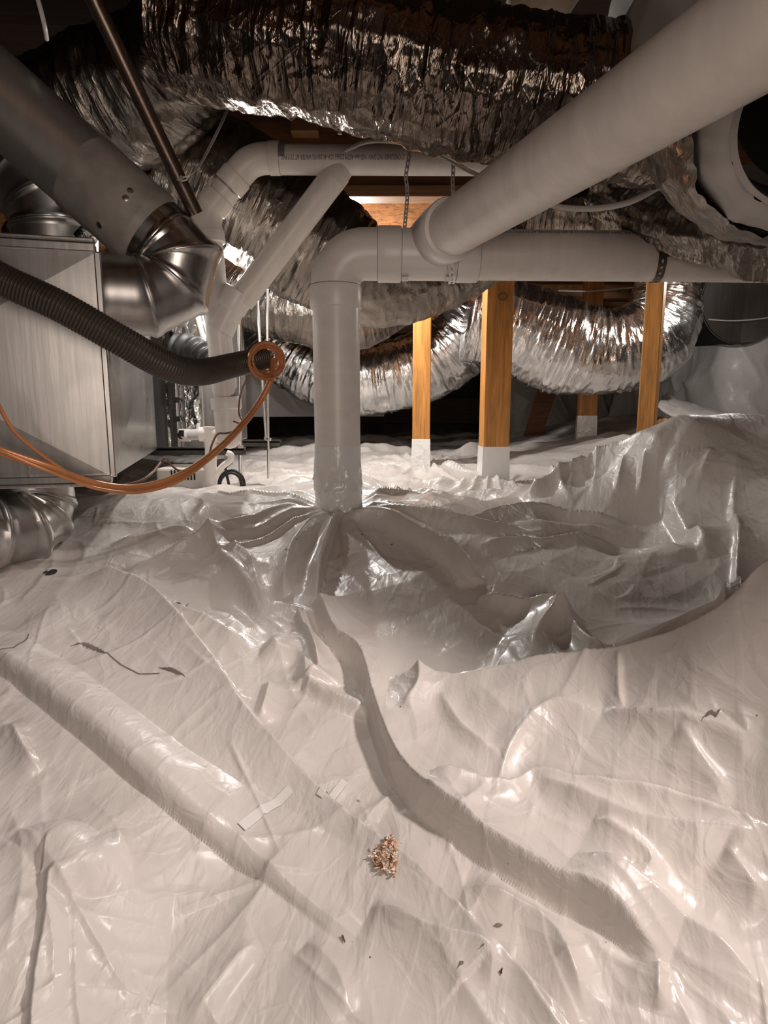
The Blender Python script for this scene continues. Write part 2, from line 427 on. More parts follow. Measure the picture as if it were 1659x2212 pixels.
def fold(pts, h, wl, wr_, px=True, pl=2.6, pr=2.6, taper=(.28, .28), ymax=4.0):
    """crease/ridge along a polyline; wl = width on the left of travel, wr_ = on the right"""
    global GZ
    P = np.array([onbase(a, b, ymax) for a, b in pts]) if px else np.array(pts, float)
    if len(P) > 2:
        P3 = np.hstack([P, np.zeros((len(P), 1))]); P = spline(P3, max(24, 5 * len(P)))[:, :2]
    W = max(wl, wr_)
    lo = P.min(0) - W; hi = P.max(0) + W
    msk = (GX > lo[0]) & (GX < hi[0]) & (GY > lo[1]) & (GY < hi[1])
    if not msk.any(): return
    x = GX[msk]; y = GY[msk]
    best = np.full(x.shape, 1e9); sd = np.zeros_like(x); ss = np.zeros_like(x)
    seg = np.diff(P, axis=0); sl = np.linalg.norm(seg, axis=1) + 1e-9; tot = sl.sum(); acc = 0
    for i in range(len(seg)):
        ax, ay = P[i]; ux, uy = seg[i] / sl[i]
        t = np.clip((x - ax) * ux + (y - ay) * uy, 0, sl[i])
        dx = x - (ax + ux * t); dy = y - (ay + uy * t)
        d = dx * dx + dy * dy; c = ux * dy - uy * dx
        b = d < best
        best = np.where(b, d, best); sd = np.where(b, np.sign(c), sd); ss = np.where(b, (acc + t) / tot, ss); acc += sl[i]
    d = np.sqrt(best)
    w = np.where(sd >= 0, wl, wr_); pw = np.where(sd >= 0, pl, pr)
    t = np.clip(1 - d / w, 0, 1)
    hh = h
    if taper[0] > 0: hh = hh * np.sin(np.clip(ss / taper[0], 0, 1) * math.pi / 2)
    if taper[1] > 0: hh = hh * np.sin(np.clip((1 - ss) / taper[1], 0, 1) * math.pi / 2)
    GZ[msk] += hh * np.where(pw > 0, t ** np.abs(pw), np.where(pw < -1.5, np.sqrt(np.clip(1 - (1 - t) ** 2, 0, 1)), np.sin(t * math.pi / 2)))

# pw > 0: power profile (crisp ridge); pw < 0: rounded shoulder
# -- large undulation
GZ += (fbm(GX * 3.2, GY * 3.2, s=3) - .5) * .011
amp = np.clip((GY - .2) * 1.2, .35, 1.6)
wx = GX + .06 * fbm(GX * 5, GY * 5, s=40); wy = GY + .06 * fbm(GX * 5 + 9, GY * 5, s=41)
def tri(t): return np.abs((t % 1.0) * 2 - 1)
for k_, (f_, th_, a_) in enumerate(((2.7, -.9, .0085), (4.1, -.55, .0060), (5.3, .75, .0045), (7.9, -1.25, .0034), (6.6, .15, .0036), (11.0, -.75, .0018), (13.0, .9, .0014))):
    ph = f_ * (np.cos(th_) * GY + np.sin(th_) * GX * -1) + 1.5 * fbm(GX * 1.7 + k_, GY * 1.7, s=200 + k_, o=2) * (1 + f_ * .12)
    am = np.clip((fbm(GX * 3 + 5 * k_, GY * 3, s=300 + k_, o=2) - .36) * 4, 0, 1)
    GZ += (tri(ph) - .5) * a_ * 1.7 * am * (1 - .75 * np.exp(-(((GX - .27) / .26) ** 2 + ((GY - .86) / .13) ** 2))) * np.clip(.55 + GY * .5, 0, 1.5)
# -- radial folds at the drain pipe
fold([(738, 1102), (715, 1180), (693, 1255), (682, 1330)], .042, .012, .030, taper=(.02, .25))
fold([(760, 1104), (850, 1138), (960, 1195), (1030, 1262)], .030, .022, .030, pl=-1, pr=-2, taper=(.05, .12))
fold([(700, 1104), (600, 1118), (500, 1150), (400, 1195), (280, 1235)], .030, .07, .05, taper=(.03, .3))
fold([(715, 1106), (660, 1170), (628, 1230), (612, 1300)], .034, .035, .05, taper=(.03, .12))
fold([(150, 1108), (300, 1074), (520, 1074), (670, 1096)], .007, .03, .16, taper=(.1, .05))
fold([(790, 1100), (900, 1118), (1050, 1150), (1200, 1160)], .020, .03, .06, taper=(.05, .3))
fold([(800, 1090), (950, 1078), (1100, 1072), (1290, 1076)], .016, .03, .07, taper=(.05, .2))
fold([(1000, 1130), (1150, 1110), (1300, 1128), (1400, 1160)], .024, .03, .06)
fold([(1030, 1190), (1200, 1178), (1350, 1195), (1500, 1212)], .018, .03, .05)
fold([(1110, 1140), (1240, 1150), (1390, 1160)], .016, .02, .03, pl=-1, pr=-1)
fold([(440, 1150), (470, 1200), (520, 1260), (570, 1330)], .018, .05, .03)
fold([(240, 1180), (330, 1165), (420, 1150)], .018, .03, .04)
fold([(500, 1180), (540, 1230), (560, 1290), (585, 1320)], .016, .03, .03)
# -- the great central fold
fold([(682, 1320), (720, 1400), (775, 1450), (802, 1530), (832, 1630), (872, 1710), (935, 1790), (1100, 1895), (1290, 2000), (1440, 2115)],
     .036, .12, .008, pl=1.8, pr=1.0, taper=(.06, .10))
fold([(640, 1335), (668, 1400), (690, 1470)], .020, .03, .008, taper=(.1, .2))
fold([(560, 1408), (610, 1415), (655, 1430), (660, 1490)], .020, .05, .035, pl=-1, taper=(.2, .05))
fold([(655, 1488), (720, 1520), (800, 1545)], .018, .05, .014, taper=(.1, .2))
fold([(585, 1470), (575, 1520), (560, 1560)], .014, .03, .02)
fold([(890, 1470), (905, 1530), (870, 1580)], .012, .03, .02)
# -- long crease from left middle to bottom
fold([(205, 1240), (330, 1298), (440, 1420), (560, 1590), (720, 1762), (860, 1885), (970, 1990), (1070, 2095), (1190, 2215)],
     .020, .010, .09, pl=1.0, pr=2.2, taper=(.05, .0))
fold([(330, 1292), (440, 1345), (545, 1405)], .012, .02, .05)
# -- rolled tube at left
fold([(-260, 1260), (-60, 1395), (60, 1470), (200, 1580), (330, 1690), (450, 1775), (580, 1870), (700, 1970), (775, 2035)], .023, .050, .013, pl=-1, pr=-2, taper=(.0, .35))
fold([(20, 1560), (60, 1640), (90, 1670)], .012, .03, .03)
# -- bottom left
fold([(108, 1905), (100, 2000), (80, 2110), (68, 2230)], .008, .05, .005, taper=(.1, 0))
fold([(60, 1870), (110, 1835), (180, 1880), (290, 1850)], .014, .03, .03, pl=-1, pr=-1)
fold([(660, 2040), (720, 2110), (760, 2212)], .008, .02, .05)
fold([(400, 2212), (520, 2060), (560, 2030)], .006, .05, .02)
fold([(800, 1990), (930, 2060), (1050, 2110), (1060, 2180)], .016, .02, .05)
# -- lip in front of the hollow on the right
fold([(840, 1505), (1000, 1508), (1150, 1485), (1330, 1460), (1450, 1428), (1570, 1372), (1680, 1270)], .034, .014, .14, pl=1.0, pr=2.0, taper=(.1, 0))
fold([(1210, 1330), (1160, 1400), (1145, 1470)], .030, .05, .05, pl=2, pr=1.2, taper=(.02, .3))
fold([(1030, 1290), (1120, 1310), (1210, 1332)], .014, .03, .04)
fold([(1210, 1332), (1260, 1400), (1320, 1450)], .020, .03, .03, taper=(.05, .3))
# -- right foreground ridges
fold([(925, 1735), (1090, 1728), (1155, 1680), (1260, 1700), (1400, 1725), (1659, 1815)], .016, .006, .06, pl=1.0, taper=(.08, 0))
fold([(1070, 1715), (1110, 1620), (1190, 1550), (1300, 1555)], .012, .03, .03)
fold([(1300, 1555), (1400, 1580), (1600, 1615), (1585, 1545)], .014, .03, .02)
fold([(1460, 1605), (1530, 1680), (1580, 1740)], .012, .02, .04)
fold([(1155, 1690), (1280, 1760), (1400, 1810), (1659, 1830)], .018, .02, .05)
fold([(1280, 1790), (1400, 1880), (1380, 1930)], .012, .02, .03)
fold([(1240, 1880), (1360, 1960), (1520, 2050), (1659, 2170)], .018, .03, .06)
fold([(1420, 2110), (1420, 2212)], .014, .02, .05)
fold([(1000, 1930), (1180, 2020), (1270, 2212)], .018, .04, .05)
fold([(1560, 1860), (1659, 1960)], .014, .03, .03)
fold([(950, 1540), (1000, 1600), (1080, 1650)], .010, .02, .02)
fold([(1330, 1465), (1335, 1530), (1345, 1560)], .008, .01, .02)
# -- mound at the right
fold([(1450, 968), (1440, 1040), (1475, 1150), (1530, 1212)], .026, .10, .014, pl=2.0, pr=1.0, taper=(.3, .3))
fold([(1592, 975), (1583, 1090), (1592, 1200), (1592, 1340)], .016, .05, .014, taper=(.35, .3))
fold([(1555, 1290), (1560, 1370)], .02, .05, .010)
fold([(1540, 980), (1510, 1050)], .012, .02, .03)
fold([(1130, 1080), (1250, 1040), (1330, 995), (1440, 975)], .045, .10, .05, taper=(.1, .1))
fold([(1120, 1078), (1200, 1060), (1240, 1085)], .03, .05, .04)
for a in range(5):
    fold([(1210 + a * 45, 1020 - a * 7), (1180 + a * 50, 1070)], .018, .03, .012)
# -- back of the floor: long low folds lit from behind
for i in range(46):
    Y0 = random.uniform(1.45, 3.9); X0 = random.uniform(-.9, 1.5); Ln = random.uniform(.25, .9); an = random.uniform(-.45, .35)
    p0 = (X0, Y0); p2 = (X0 + Ln * math.cos(an), Y0 + Ln * math.sin(an)); p1 = (X0 + Ln * .5 * math.cos(an + .15), Y0 + Ln * .5 * math.sin(an + .15))
    fold([p0, p1, p2], random.uniform(.012, .038), random.uniform(.03, .10), random.uniform(.02, .07), px=False, taper=(.3, .3), pl=random.choice([2, -1]), pr=random.choice([2, 1.3]))
for c, k in (((1068, 1050), 2.12), ((910, 998), 2.52)):           # gathered sheet at the post feet
    bx, by = at(c[0], c[1], k)[:2]
    for j in range(14):
        a = 2 * math.pi * j / 14 + random.uniform(-.15, .15); r = random.uniform(.15, .35)
        fold([(bx + .05 * math.cos(a), by + .05 * math.sin(a)), (bx + r * math.cos(a + .2), by + r * math.sin(a + .2))], .018, .03, .02, px=False, taper=(0, .5))
bx, by = at(730, 1095, 1.22)[:2]
for j in range(26):
    a = 2 * math.pi * j / 26 + random.uniform(-.1, .1); r = random.uniform(.12, .34)
    fold([(bx + .04 * math.cos(a), by + .04 * math.sin(a)), (bx + r * math.cos(a + random.uniform(-.2, .2)), by + r * math.sin(a + random.uniform(-.2, .2)))],
         random.uniform(.006, .016), .012, .022, px=False, taper=(0, .7))
# -- many small creases
for i in range(330):
    Y0 = .28 + 1.1 * random.random() ** 1.3; X0 = random.uniform(-.75, .75) * (Y0 + .25)
    Ln = random.uniform(.04, .22); an = random.choice([-.85, -.85, -.6, .9, 0.1, -1.2]) + random.uniform(-.3, .3)
    h = random.uniform(.0008, .0030)
    c, s_ = math.cos(an), math.sin(an); b = random.uniform(-.25, .25)
    fold([(X0, Y0), (X0 + Ln * .5 * math.cos(an + b), Y0 + Ln * .5 * math.sin(an + b)), (X0 + Ln * c, Y0 + Ln * s_)], h,
         random.uniform(.003, .03), random.uniform(.003, .03), px=False, taper=(.3, .3))
pr_ = np.sqrt((GX - bx) ** 2 + (GY - by) ** 2)
GZ -= np.exp(-(pr_ / .10) ** 2) * (GZ - BASEZ + .004) * .9
_lr = np.log(4.4 / .22)
def gz(x, y):          # height of the finished sheet
    fi = np.clip(np.log(max(y, .2201) / .22) / _lr * (NR - 1), 0, NR - 1.001); i = int(fi); fi -= i
    a = np.interp(x, GX[i], GZ[i]); b = np.interp(x, GX[i + 1], GZ[i + 1]); return float(a * (1 - fi) + b * fi)
def onsheet(px, py):   # first hit of a pixel ray with the finished sheet
    d = ray(px, py)
    for y in np.linspace(.25, 4.2, 1600):
        t = y / d[1]
        if CAM[2] + d[2] * t < gz(d[0] * t, y): return np.array([d[0] * t, y, gz(d[0] * t, y)])
    return np.array([d[0] * t, y, 0.2])

sheet = gridmesh('ground_sheet', GX, GY, GZ, M['sheet'])
sheet['label'] = 'glossy white plastic vapor barrier sheet, wrinkled, covering the whole crawl space ground'; sheet['category'] = 'plastic sheet'
sheet['wloc'] = [0, 0, 0]
FX, FY = np.meshgrid(np.linspace(-2.6, 2.9, 60), np.linspace(-.9, 4.6, 60))
FZ = np.clip(base_z(FX, FY), -.2, .42) - .13 + .02 * fbm(FX * 4, FY * 4, s=9)
gridmesh('floor', FX, FY, FZ, M['dirt'], 'structure')

CZ = 1.29                                # underside of the subfloor
def struct(name, b, m, label=None, smooth=False):
    return b.build(name, m, None, smooth, kind='structure', label=label)
struct('wall_back', B().box((.1, 4.5, .6), (5.4, .2, 1.8)), M['block'])
struct('wall_left', B().box((-2.5, 1.9, .6), (.2, 5.4, 1.8)), M['block'])
struct('wall_right', B().box((2.8, 1.9, .6), (.2, 5.4, 1.8)), M['block'])
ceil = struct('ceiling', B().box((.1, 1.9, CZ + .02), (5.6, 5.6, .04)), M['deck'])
for k, y in enumerate((-.3, .25, .8, 1.9, 2.45, 3.0, 3.55, 4.1)):
    top, bot = CZ, 1.035
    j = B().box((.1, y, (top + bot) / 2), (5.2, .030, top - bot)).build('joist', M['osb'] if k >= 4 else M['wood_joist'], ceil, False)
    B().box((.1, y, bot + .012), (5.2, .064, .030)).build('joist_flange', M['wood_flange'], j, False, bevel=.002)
o = B().box((at(660, 268, 1.87)[0], 1.862, at(660, 262, 1.87)[2]), (.075, .045, .075)).build('wood_block', M['wood_flange'], None, False,
    label='small light wooden block nailed to the dark joist above the small drain elbow', cat='wood block', bevel=.002)

# ================================================================== MAIN 3-INCH DRAIN
def elbow_path(a, c, b, r, n=14):
    """straight a->c, bend of radius r, c->b ; returns arc points only"""
    a, c, b = map(np.array, (a, c, b)); u = (a - c) / np.linalg.norm(a - c); v = (b - c) / np.linalg.norm(b - c)
    ang = math.acos(np.clip(u @ v, -1, 1)); t = r / math.tan(ang / 2)
    p, q = c + u * t, c + v * t
    bis = (u + v) / np.linalg.norm(u + v); o_ = c + bis * (r / math.sin(ang / 2))
    e1 = (p - o_) / r; e2 = (q - o_) / r; th = math.acos(np.clip(e1 @ e2, -1, 1))
    return np.array([o_ + r * (math.sin((1 - s_) * th) * e1 + math.sin(s_ * th) * e2) / math.sin(th) for s_ in np.linspace(0, 1, n)])
def hub(a, b, r, R):                      # socket with a rounded shoulder
    a, b = np.array(a), np.array(b); u = (b - a); ln = np.linalg.norm(u); u = u / ln
    ts = [0, .0012, .004, ln - .006, ln - .002, ln]; rs = [r, R * .985, R, R, R * .985, r * 1.005]
    return [a + u * t for t in ts], rs
YP = 1.24
base = at(731, 1100, YP); base[2] -= .03
top = at(731, 550, YP); X0 = base[0]
RP = wr(49.5, 880, YP)
zc = at(870, 549, YP)[2]                      # centre height of the horizontal run
dr = thing('main_drain_pipe', 'thick white drain pipe rising from the sheet, bending right, with a long diagonal branch', 'pipe', base)
corner = np.array([X0, YP, zc]); right = np.array([1.75, YP, at(1600, 570, YP)[2] + .004])
hz = at(731, 643, YP)[2]
cr = B().sweep([base, (X0, YP, hz)], RP, 48)
cr.build('vertical_pipe', M['pvc'], dr)
z1, z2 = at(731, 668, YP)[2], at(731, 617, YP)[2]
P1, R1 = hub((X0, YP, z1), (X0, YP, z2), RP, RP * 1.10)
arc = elbow_path((X0, YP, 0), corner, right, zc - z2 - .0015)
q0 = np.array([X0, YP, z2]); E = [q0] + [p for p in arc if p[2] > z2 - 1e-4]
dx = (right - corner) / np.linalg.norm(right - corner)
xh0 = at(815, 549, YP)[0]; h0 = corner + dx * (xh0 - X0); h1 = corner + dx * (at(868, 549, YP)[0] - X0)
B().sweep(np.array(P1), R1, 48, caps=True).sweep(np.array(E + [h0]), RP * 1.045, 48, caps=True).sweep(np.array(hub(h0, h1, RP, RP * 1.12)[0]), hub(h0, h1, RP, RP * 1.12)[1], 48).build('elbow_fitting', M['pvc'], dr)
# wye fitting
w1 = corner + dx * (at(1034, 549, YP)[0] - X0); w0 = corner + dx * (at(985, 549, YP)[0] - X0)
br0 = at(905, 548, YP); brdir = at(1278, 304, .775) - at(968, 500, 1.17); brdir /= np.linalg.norm(brdir)
ax0 = at(968, 500, 1.17)
jo = ax0 - brdir * .085
wy = B().sweep(np.array([h1, w0]), RP * 1.03, 48)
pp, rr = hub(w0, w1, RP, RP * 1.10); wy.sweep(np.array(pp), rr, 48)
pp = [jo, jo + brdir * .030, jo + brdir * .034, jo + brdir * .058, jo + brdir * .062, ax0 + brdir * .016, ax0 + brdir * .020, ax0 + brdir * .022]
wy.sweep(np.array(pp), [RP * 1.05, RP * 1.05, RP * 1.12, RP * 1.12, RP * 1.17, RP * 1.19, RP * 1.15, RP], 48)
for px_ in (875, 968): wy.box(at(px_, 603, YP - .02) , (.012, .012, .006))
wy.build('wye_fitting', M['pvc'], dr)
hpipe3 = B().sweep(np.array([w1 - dx * .01, right]), RP, 48).build('horizontal_pipe', M['pvc_old'], dr)
far_end = at(1870, -95, .44)
diag_axis = [ax0 + brdir * .0, at(1119, 408, .99), at(1278, 304, .79), at(1500, 162, .625), far_end]
# straight line fitted through the measured axis points
D = np.array(diag_axis); c_ = D.mean(0); u_ = np.linalg.svd(D - c_)[2][0]; u_ = u_ * np.sign(u_ @ (D[-1] - D[0]))
s0 = ax0 + brdir * .004; s1 = c_ + u_ * ((D[-1] - c_) @ u_)
B().sweep(np.array([s0, s1]), RP, 56).build('diagonal_pipe', M['pvc_old'], dr)
# plastic wrap and tape at the foot
zt = at(731, 962, YP)[2]; zb = gz(X0, YP - .03) - .03
nn = 90; zz = np.linspace(zt, zb, nn); tt = np.linspace(0, 1, nn)
rad = RP * (1.015 + .05 * np.clip((tt - .3) / .7, 0, 1) ** 1.5 + .10 * np.clip((tt - .93) / .07, 0, 1) ** 2)
def wrapdisp(u, v): return (ridged(np.cos(v) * 2.2 + u * 9, np.sin(v) * 2.2 + u * 6, u * 18, s=21, o=3) - .4) * .010 * np.clip((u - .015) / .05, 0, 1)
B().sweep(np.stack([np.full(nn, X0), np.full(nn, YP), zz], -1), rad, 110, caps=False, disp=wrapdisp).build('wrap', M['tape'], dr, label='clear white plastic wrap taped around the pipe foot')
# mark and scratch lines
def text_on_pipe(txt, P, Q, r, ang, size, name, parent, flip=False, stretch=1.0):
    cu = bpy.data.curves.new('t', 'FONT'); cu.body = txt; cu.size = size; cu.resolution_u = 2
    to = bpy.data.objects.new('t', cu); COL.objects.link(to)
    dg = bpy.context.evaluated_depsgraph_get(); me = to.evaluated_get(dg).to_mesh()
    vs = np.array([v.co[:] for v in me.vertices]); fs = [tuple(p.vertices) for p in me.polygons]
    to.evaluated_get(dg).to_mesh_clear(); bpy.data.objects.remove(to); bpy.data.curves.remove(cu)
    P, Q = np.array(P, float), np.array(Q, float); Ln = np.linalg.norm(Q - P); ax = (Q - P) / Ln
    w = vs[:, 0].max() - vs[:, 0].min(); x = (vs[:, 0] - vs[:, 0].min()) * Ln / w; y = vs[:, 1]
    up = np.array([0, 0, 1.0]); up -= ax * (ax @ up); up /= np.linalg.norm(up)
    side = np.array([0, -1.0, 0]); side -= ax * (ax @ side); side -= up * (up @ side); side /= np.linalg.norm(side)
    a = ang + (-(y) if flip else y) / r
    V = P + ax * x[:, None] + (r + .0004) * (np.cos(a)[:, None] * side + np.sin(a)[:, None] * up)
    return B().add(V, fs).build(name, M['ink'], parent, False)
hr = lambda px_: corner + dx * (at(px_, 549, YP)[0] - X0)
text_on_pipe('3" CRESLINE PVC DWV ASTM D2665 SCH 40 260 PSI WATER AT 73 F PVC 1120', hr(1400), hr(1078), RP, math.radians(56), .0125, 'printed_marking', hpipe3, True)
text_on_pipe('USA Made & Owned', hr(1500), hr(1425), RP, math.radians(56), .0125, 'printed_marking', hpipe3, True)

def strap(name, P, side, w, m, parent=None, pitch=.012, **kw):
    """perforated hanger strap: ladder of solid and slotted cells along a path"""
    P = np.array(P, float); side = np.array(side, float)
    Ln = np.linalg.norm(np.diff(P, axis=0), axis=1).sum(); k = max(3, int(Ln / pitch)); Q = resample(P, k * 2 + 1)
    sd = np.broadcast_to(side, Q.shape) if side.ndim == 1 else resample(np.array(side), len(Q))
    b = B(); offs = (-.5, -.16, .16, .5)
    T = np.gradient(Q, axis=0); T /= np.linalg.norm(T, axis=1)[:, None]
    Sd = sd - T * (T * sd).sum(1)[:, None]; Sd /= np.linalg.norm(Sd, axis=1)[:, None]; Nn = np.cross(T, Sd) * .0009
    V = np.array([[Q[i] + Sd[i] * o_ * w + Nn[i] * e for o_ in offs for e in (-.5, .5)] for i in range(len(Q))]).reshape(-1, 3)
    f = []
    g = lambda i, o_, e: i * 8 + o_ * 2 + e
    for i in range(len(Q) - 1):
        for o_ in range(3):
            if o_ == 1 and i % 2: continue
            f += [(g(i, o_, 0), g(i, o_ + 1, 0), g(i + 1, o_ + 1, 0), g(i + 1, o_, 0)), (g(i, o_, 1), g(i + 1, o_, 1), g(i + 1, o_ + 1, 1), g(i, o_ + 1, 1))]
        f += [(g(i, 0, 0), g(i + 1, 0, 0), g(i + 1, 0, 1), g(i, 0, 1)), (g(i, 3, 0), g(i, 3, 1), g(i + 1, 3, 1), g(i + 1, 3, 0))]
    return b.add(V, f).build(name, m, parent, False, **kw)
# strap round the horizontal run
c1 = hr(1400); r = RP + .0012
t_ = thing('pipe_strap', 'dark perforated metal strap looped under the horizontal main drain pipe and going up', 'strap', c1)
loop = [c1 + np.array([.0 + .018 * (a / 3.3), -r * math.sin(a), r * math.cos(a)]) for a in np.linspace(.2, 3.6, 40)]
strap('strap_band', loop, (1, 0, 0), .015, M['black_steel'], t_)
up_ = [c1 + np.array([.012, -r * 1.03, -.010]), c1 + np.array([.018, -r * 1.03, .06]), c1 + np.array([.02, -.03, .2]), c1 + np.array([.02, .08, 1.05 - c1[2]])]
strap('strap_tail', spline(up_, 40), (1, 0, 0), .017, M['black_steel'], t_)
# strap under the wye
c2 = hr(905); lp = [c2 + np.array([.012 + .05 * math.sin(a / 2) , -r * 1.20 * math.sin(a), r * 1.12 * math.cos(a)]) for a in np.linspace(.3, 3.3, 40)]
t_ = thing('pipe_strap', 'pale perforated strap cradling the main drain fitting, hung from the joist', 'strap', c2)
strap('strap_band', lp, (1, 0, 0), .012, M['strap_white'], t_)
strap('strap_tail', spline([at(874, 492, 1.27), at(880, 420, 1.32), at(877, 380, 1.33), at(883, 340, 1.335), at(886, 300, 1.345)], 40), (1, .2, 0), .0075, M['strap_white'], t_)
t_ = thing('pipe_strap', 'shiny perforated strap hanging straight down over the small printed pipe, right one of the two', 'strap', at(978, 430, 1.30))
strap('strap_tail', spline([at(981, 445, 1.30), at(978, 400, 1.31), at(979, 360, 1.32), at(975, 333, 1.33), at(974, 290, 1.345)], 40), (1, .2, 0), .0075, M['strap_white'], t_)

# ================================================================== SMALL 2-INCH DRAIN
YS = 1.385
RS = wr(30, 345, YS)
sd = thing('small_drain_pipe', 'thinner white drain pipe running under the joist, turning down beside the sheet metal box', 'pipe', at(500, 960, 1.40))
hL = at(606, 345, YS); hR = at(1180, 345, YS); hR[2] = hL[2] - .002
hpipe2 = B().sweep(np.array([hL, hR]), RS, 36).build('horizontal_pipe', M['pvc_old'], sd)
text_on_pipe('2" CRESLINE\u00ae PVC DWV  NSF-dwv ASTM D2665 SCH 40 280 PSI WATER AT 73\u00b0F PVC', at(873, 352, YS) * [1, 0, 0] + [0, YS, hL[2] - .0005], at(612, 352, YS) * [1, 0, 0] + [0, YS, hL[2] - .0005], RS, math.radians(0), .0135, 'printed_marking', hpipe2, True)
text_on_pipe('USA Made & Owned', at(1090, 352, YS) * [1, 0, 0] + [0, YS, hL[2]], at(1040, 352, YS) * [1, 0, 0] + [0, YS, hL[2]], RS, 0, .010, 'printed_marking', hpipe2, True)
def seg_(name, a, b, r, m, parent, seg=36, **kw): return B().sweep(np.array([a, b]), r, seg).build(name, m, parent, **kw)
seg_('primer_band', at(602, 343, YS), at(619, 343, YS), RS * 1.01, M['primer'], hpipe2, label='purple primer stain band')
a0, a1 = at(580, 342, YS), at(606, 342, YS)
b1 = B(); pp, rr = hub(a1, a0, RS, RS * 1.13); b1.sweep(np.array(pp), rr, 36)
e0 = at(543, 378, YS)
pth = spline([at(582, 342, YS), at(560, 344, YS), at(535, 355, YS), at(508, 385, YS)], 14)
b1.sweep(pth, RS * 1.06, 36)
pp, rr = hub(at(514, 378, YS), at(492, 404, YS), RS, RS * 1.14); b1.sweep(np.array(pp), rr, 36)
b1.build('elbow_fitting', M['pvc_old'], sd)
spipe = seg_('short_pipe', at(505, 388, YS), at(472, 432, YS), RS, M['pvc_old'], sd)
seg_('primer_band', at(495, 401, YS), at(490, 407, YS), RS * 1.015, M['primer'], spipe, label='purple primer stain band')
seg_('primer_band', at(475, 427, YS), at(470, 433, YS), RS * 1.015, M['primer'], spipe, label='purple primer stain band')
b1 = B(); pp, rr = hub(at(477, 423, YS), at(456, 450, YS), RS, RS * 1.14); b1.sweep(np.array(pp), rr, 36)
b1.sweep(spline([at(462, 442, YS), at(452, 457, YS), at(447, 480, YS), at(451, 505, YS)], 14), RS * 1.06, 36)
pp, rr = hub(at(450, 500, YS), at(454, 528, YS), RS, RS * 1.12); b1.sweep(np.array(pp), rr, 36)
b1.build('elbow_fitting', M['pvc_old'], sd)
v0, v1 = at(453, 520, YS), at(488, 870, 1.40)
vpipe = seg_('vertical_pipe', v0, v1, RS * .93, M['pvc'], sd)
seg_('primer_band', at(485, 838, 1.40), at(487.5, 862, 1.40), RS * .945, M['primer'], vpipe, label='purple primer stain band')
pp, rr = hub(at(487, 858, 1.40), at(490, 885, 1.40), RS, RS * 1.16)
cp = list(pp) + [at(490, 887, 1.40), at(494, 935, 1.40), at(495.5, 950, 1.40), at(496.5, 961, 1.40), at(497, 967, 1.40), at(497.3, 970, 1.40)]
B().sweep(np.array(cp), rr + [RS * 1.02, RS * 1.0, RS * .92, RS * .70, RS * .42, RS * .02], 36, caps=False).build('trap_cap', M['pvc'], sd, label='round-bottomed white cap')
# branch
u0, u1 = at(730, 372, YS + .003), at(520, 650, YS)
seg_('branch_pipe', u0, u1, RS * .98, M['pvc_old'], sd)
B().sweep(np.array([at(741, 352, YS + .004), at(716, 392, YS + .002)]), RS * .97, 36).hexa([at(726, 374, YS - .012), at(752, 374, YS - .012), at(752, 374, YS + .01), at(726, 374, YS + .01), at(720, 372, YS - .012), at(738, 392, YS - .012), at(738, 392, YS + .01), at(720, 372, YS + .01)]).build('wye_fitting', M['pvc_old'], sd)
b1 = B(); pp, rr = hub(at(519, 630, YS), at(497, 668, YS), RS, RS * 1.15); b1.sweep(np.array(pp), rr, 36)
b1.sweep(np.array([at(510, 645, YS), at(476, 715, YS)]), RS * .99, 36)
b1.build('wye_fitting', M['pvc'], sd)

# ================================================================== FOIL DUCTS
def duct(name, pts, rpx, m, label, cat='duct', amp=.010, seg=130, n=300, fu=42, fv=1.3, squash=None, caps=True, parent=None, group=None, s=0, twist=.06):
    """pts (px,py,Y); rpx list of pixel radii at those points"""
    W3 = [np.append(at(*q), wr(r_, q[1], q[2])) for q, r_ in zip(pts, rpx)]
    P = np.array(W3); Sx = []
    k = spline(P, n * 2); Q = resample(k, n)
    def dsp(u, v):
        a = ridged(u * fu + np.sin(v) * twist * 6, np.cos(v) * fv, np.sin(v) * fv, s=50 + s, o=3)
        b = fbm(u * 5, np.cos(v) * 1.2, np.sin(v) * 1.2, s=90 + s) - .5
        c = ridged(u * fu * .4 + 3, np.cos(v) * fv * 2, np.sin(v) * fv * 2, s=70 + s, o=2)
        return (a - .45) * amp * 1.2 + b * amp * 2.2 + (c - .4) * amp * .45
    return B().sweep(Q[:, :3], Q[:, 3], seg, caps, dsp, squash).build(name, m, parent, label=label if parent is None else None, cat=cat if parent is None else None, group=group, angle=180)
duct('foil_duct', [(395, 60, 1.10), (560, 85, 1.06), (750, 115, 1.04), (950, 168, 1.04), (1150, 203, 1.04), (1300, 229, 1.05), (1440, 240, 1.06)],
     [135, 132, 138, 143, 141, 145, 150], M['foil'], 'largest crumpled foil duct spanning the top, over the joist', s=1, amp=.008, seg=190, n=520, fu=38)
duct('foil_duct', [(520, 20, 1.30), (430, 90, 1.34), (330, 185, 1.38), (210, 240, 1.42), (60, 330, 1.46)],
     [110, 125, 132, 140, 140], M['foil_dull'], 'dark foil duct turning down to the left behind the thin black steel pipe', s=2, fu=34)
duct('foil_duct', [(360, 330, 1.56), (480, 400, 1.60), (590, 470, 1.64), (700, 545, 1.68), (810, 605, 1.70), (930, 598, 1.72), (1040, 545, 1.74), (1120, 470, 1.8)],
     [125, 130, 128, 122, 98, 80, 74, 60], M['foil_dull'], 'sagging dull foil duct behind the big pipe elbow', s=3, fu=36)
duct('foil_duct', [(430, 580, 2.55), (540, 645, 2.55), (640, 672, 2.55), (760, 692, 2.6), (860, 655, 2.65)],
     [65, 68, 68, 62, 50], M['foil_dull'], 'ribbed dull duct behind the thin hanging rods', s=4, fu=34, amp=.006)
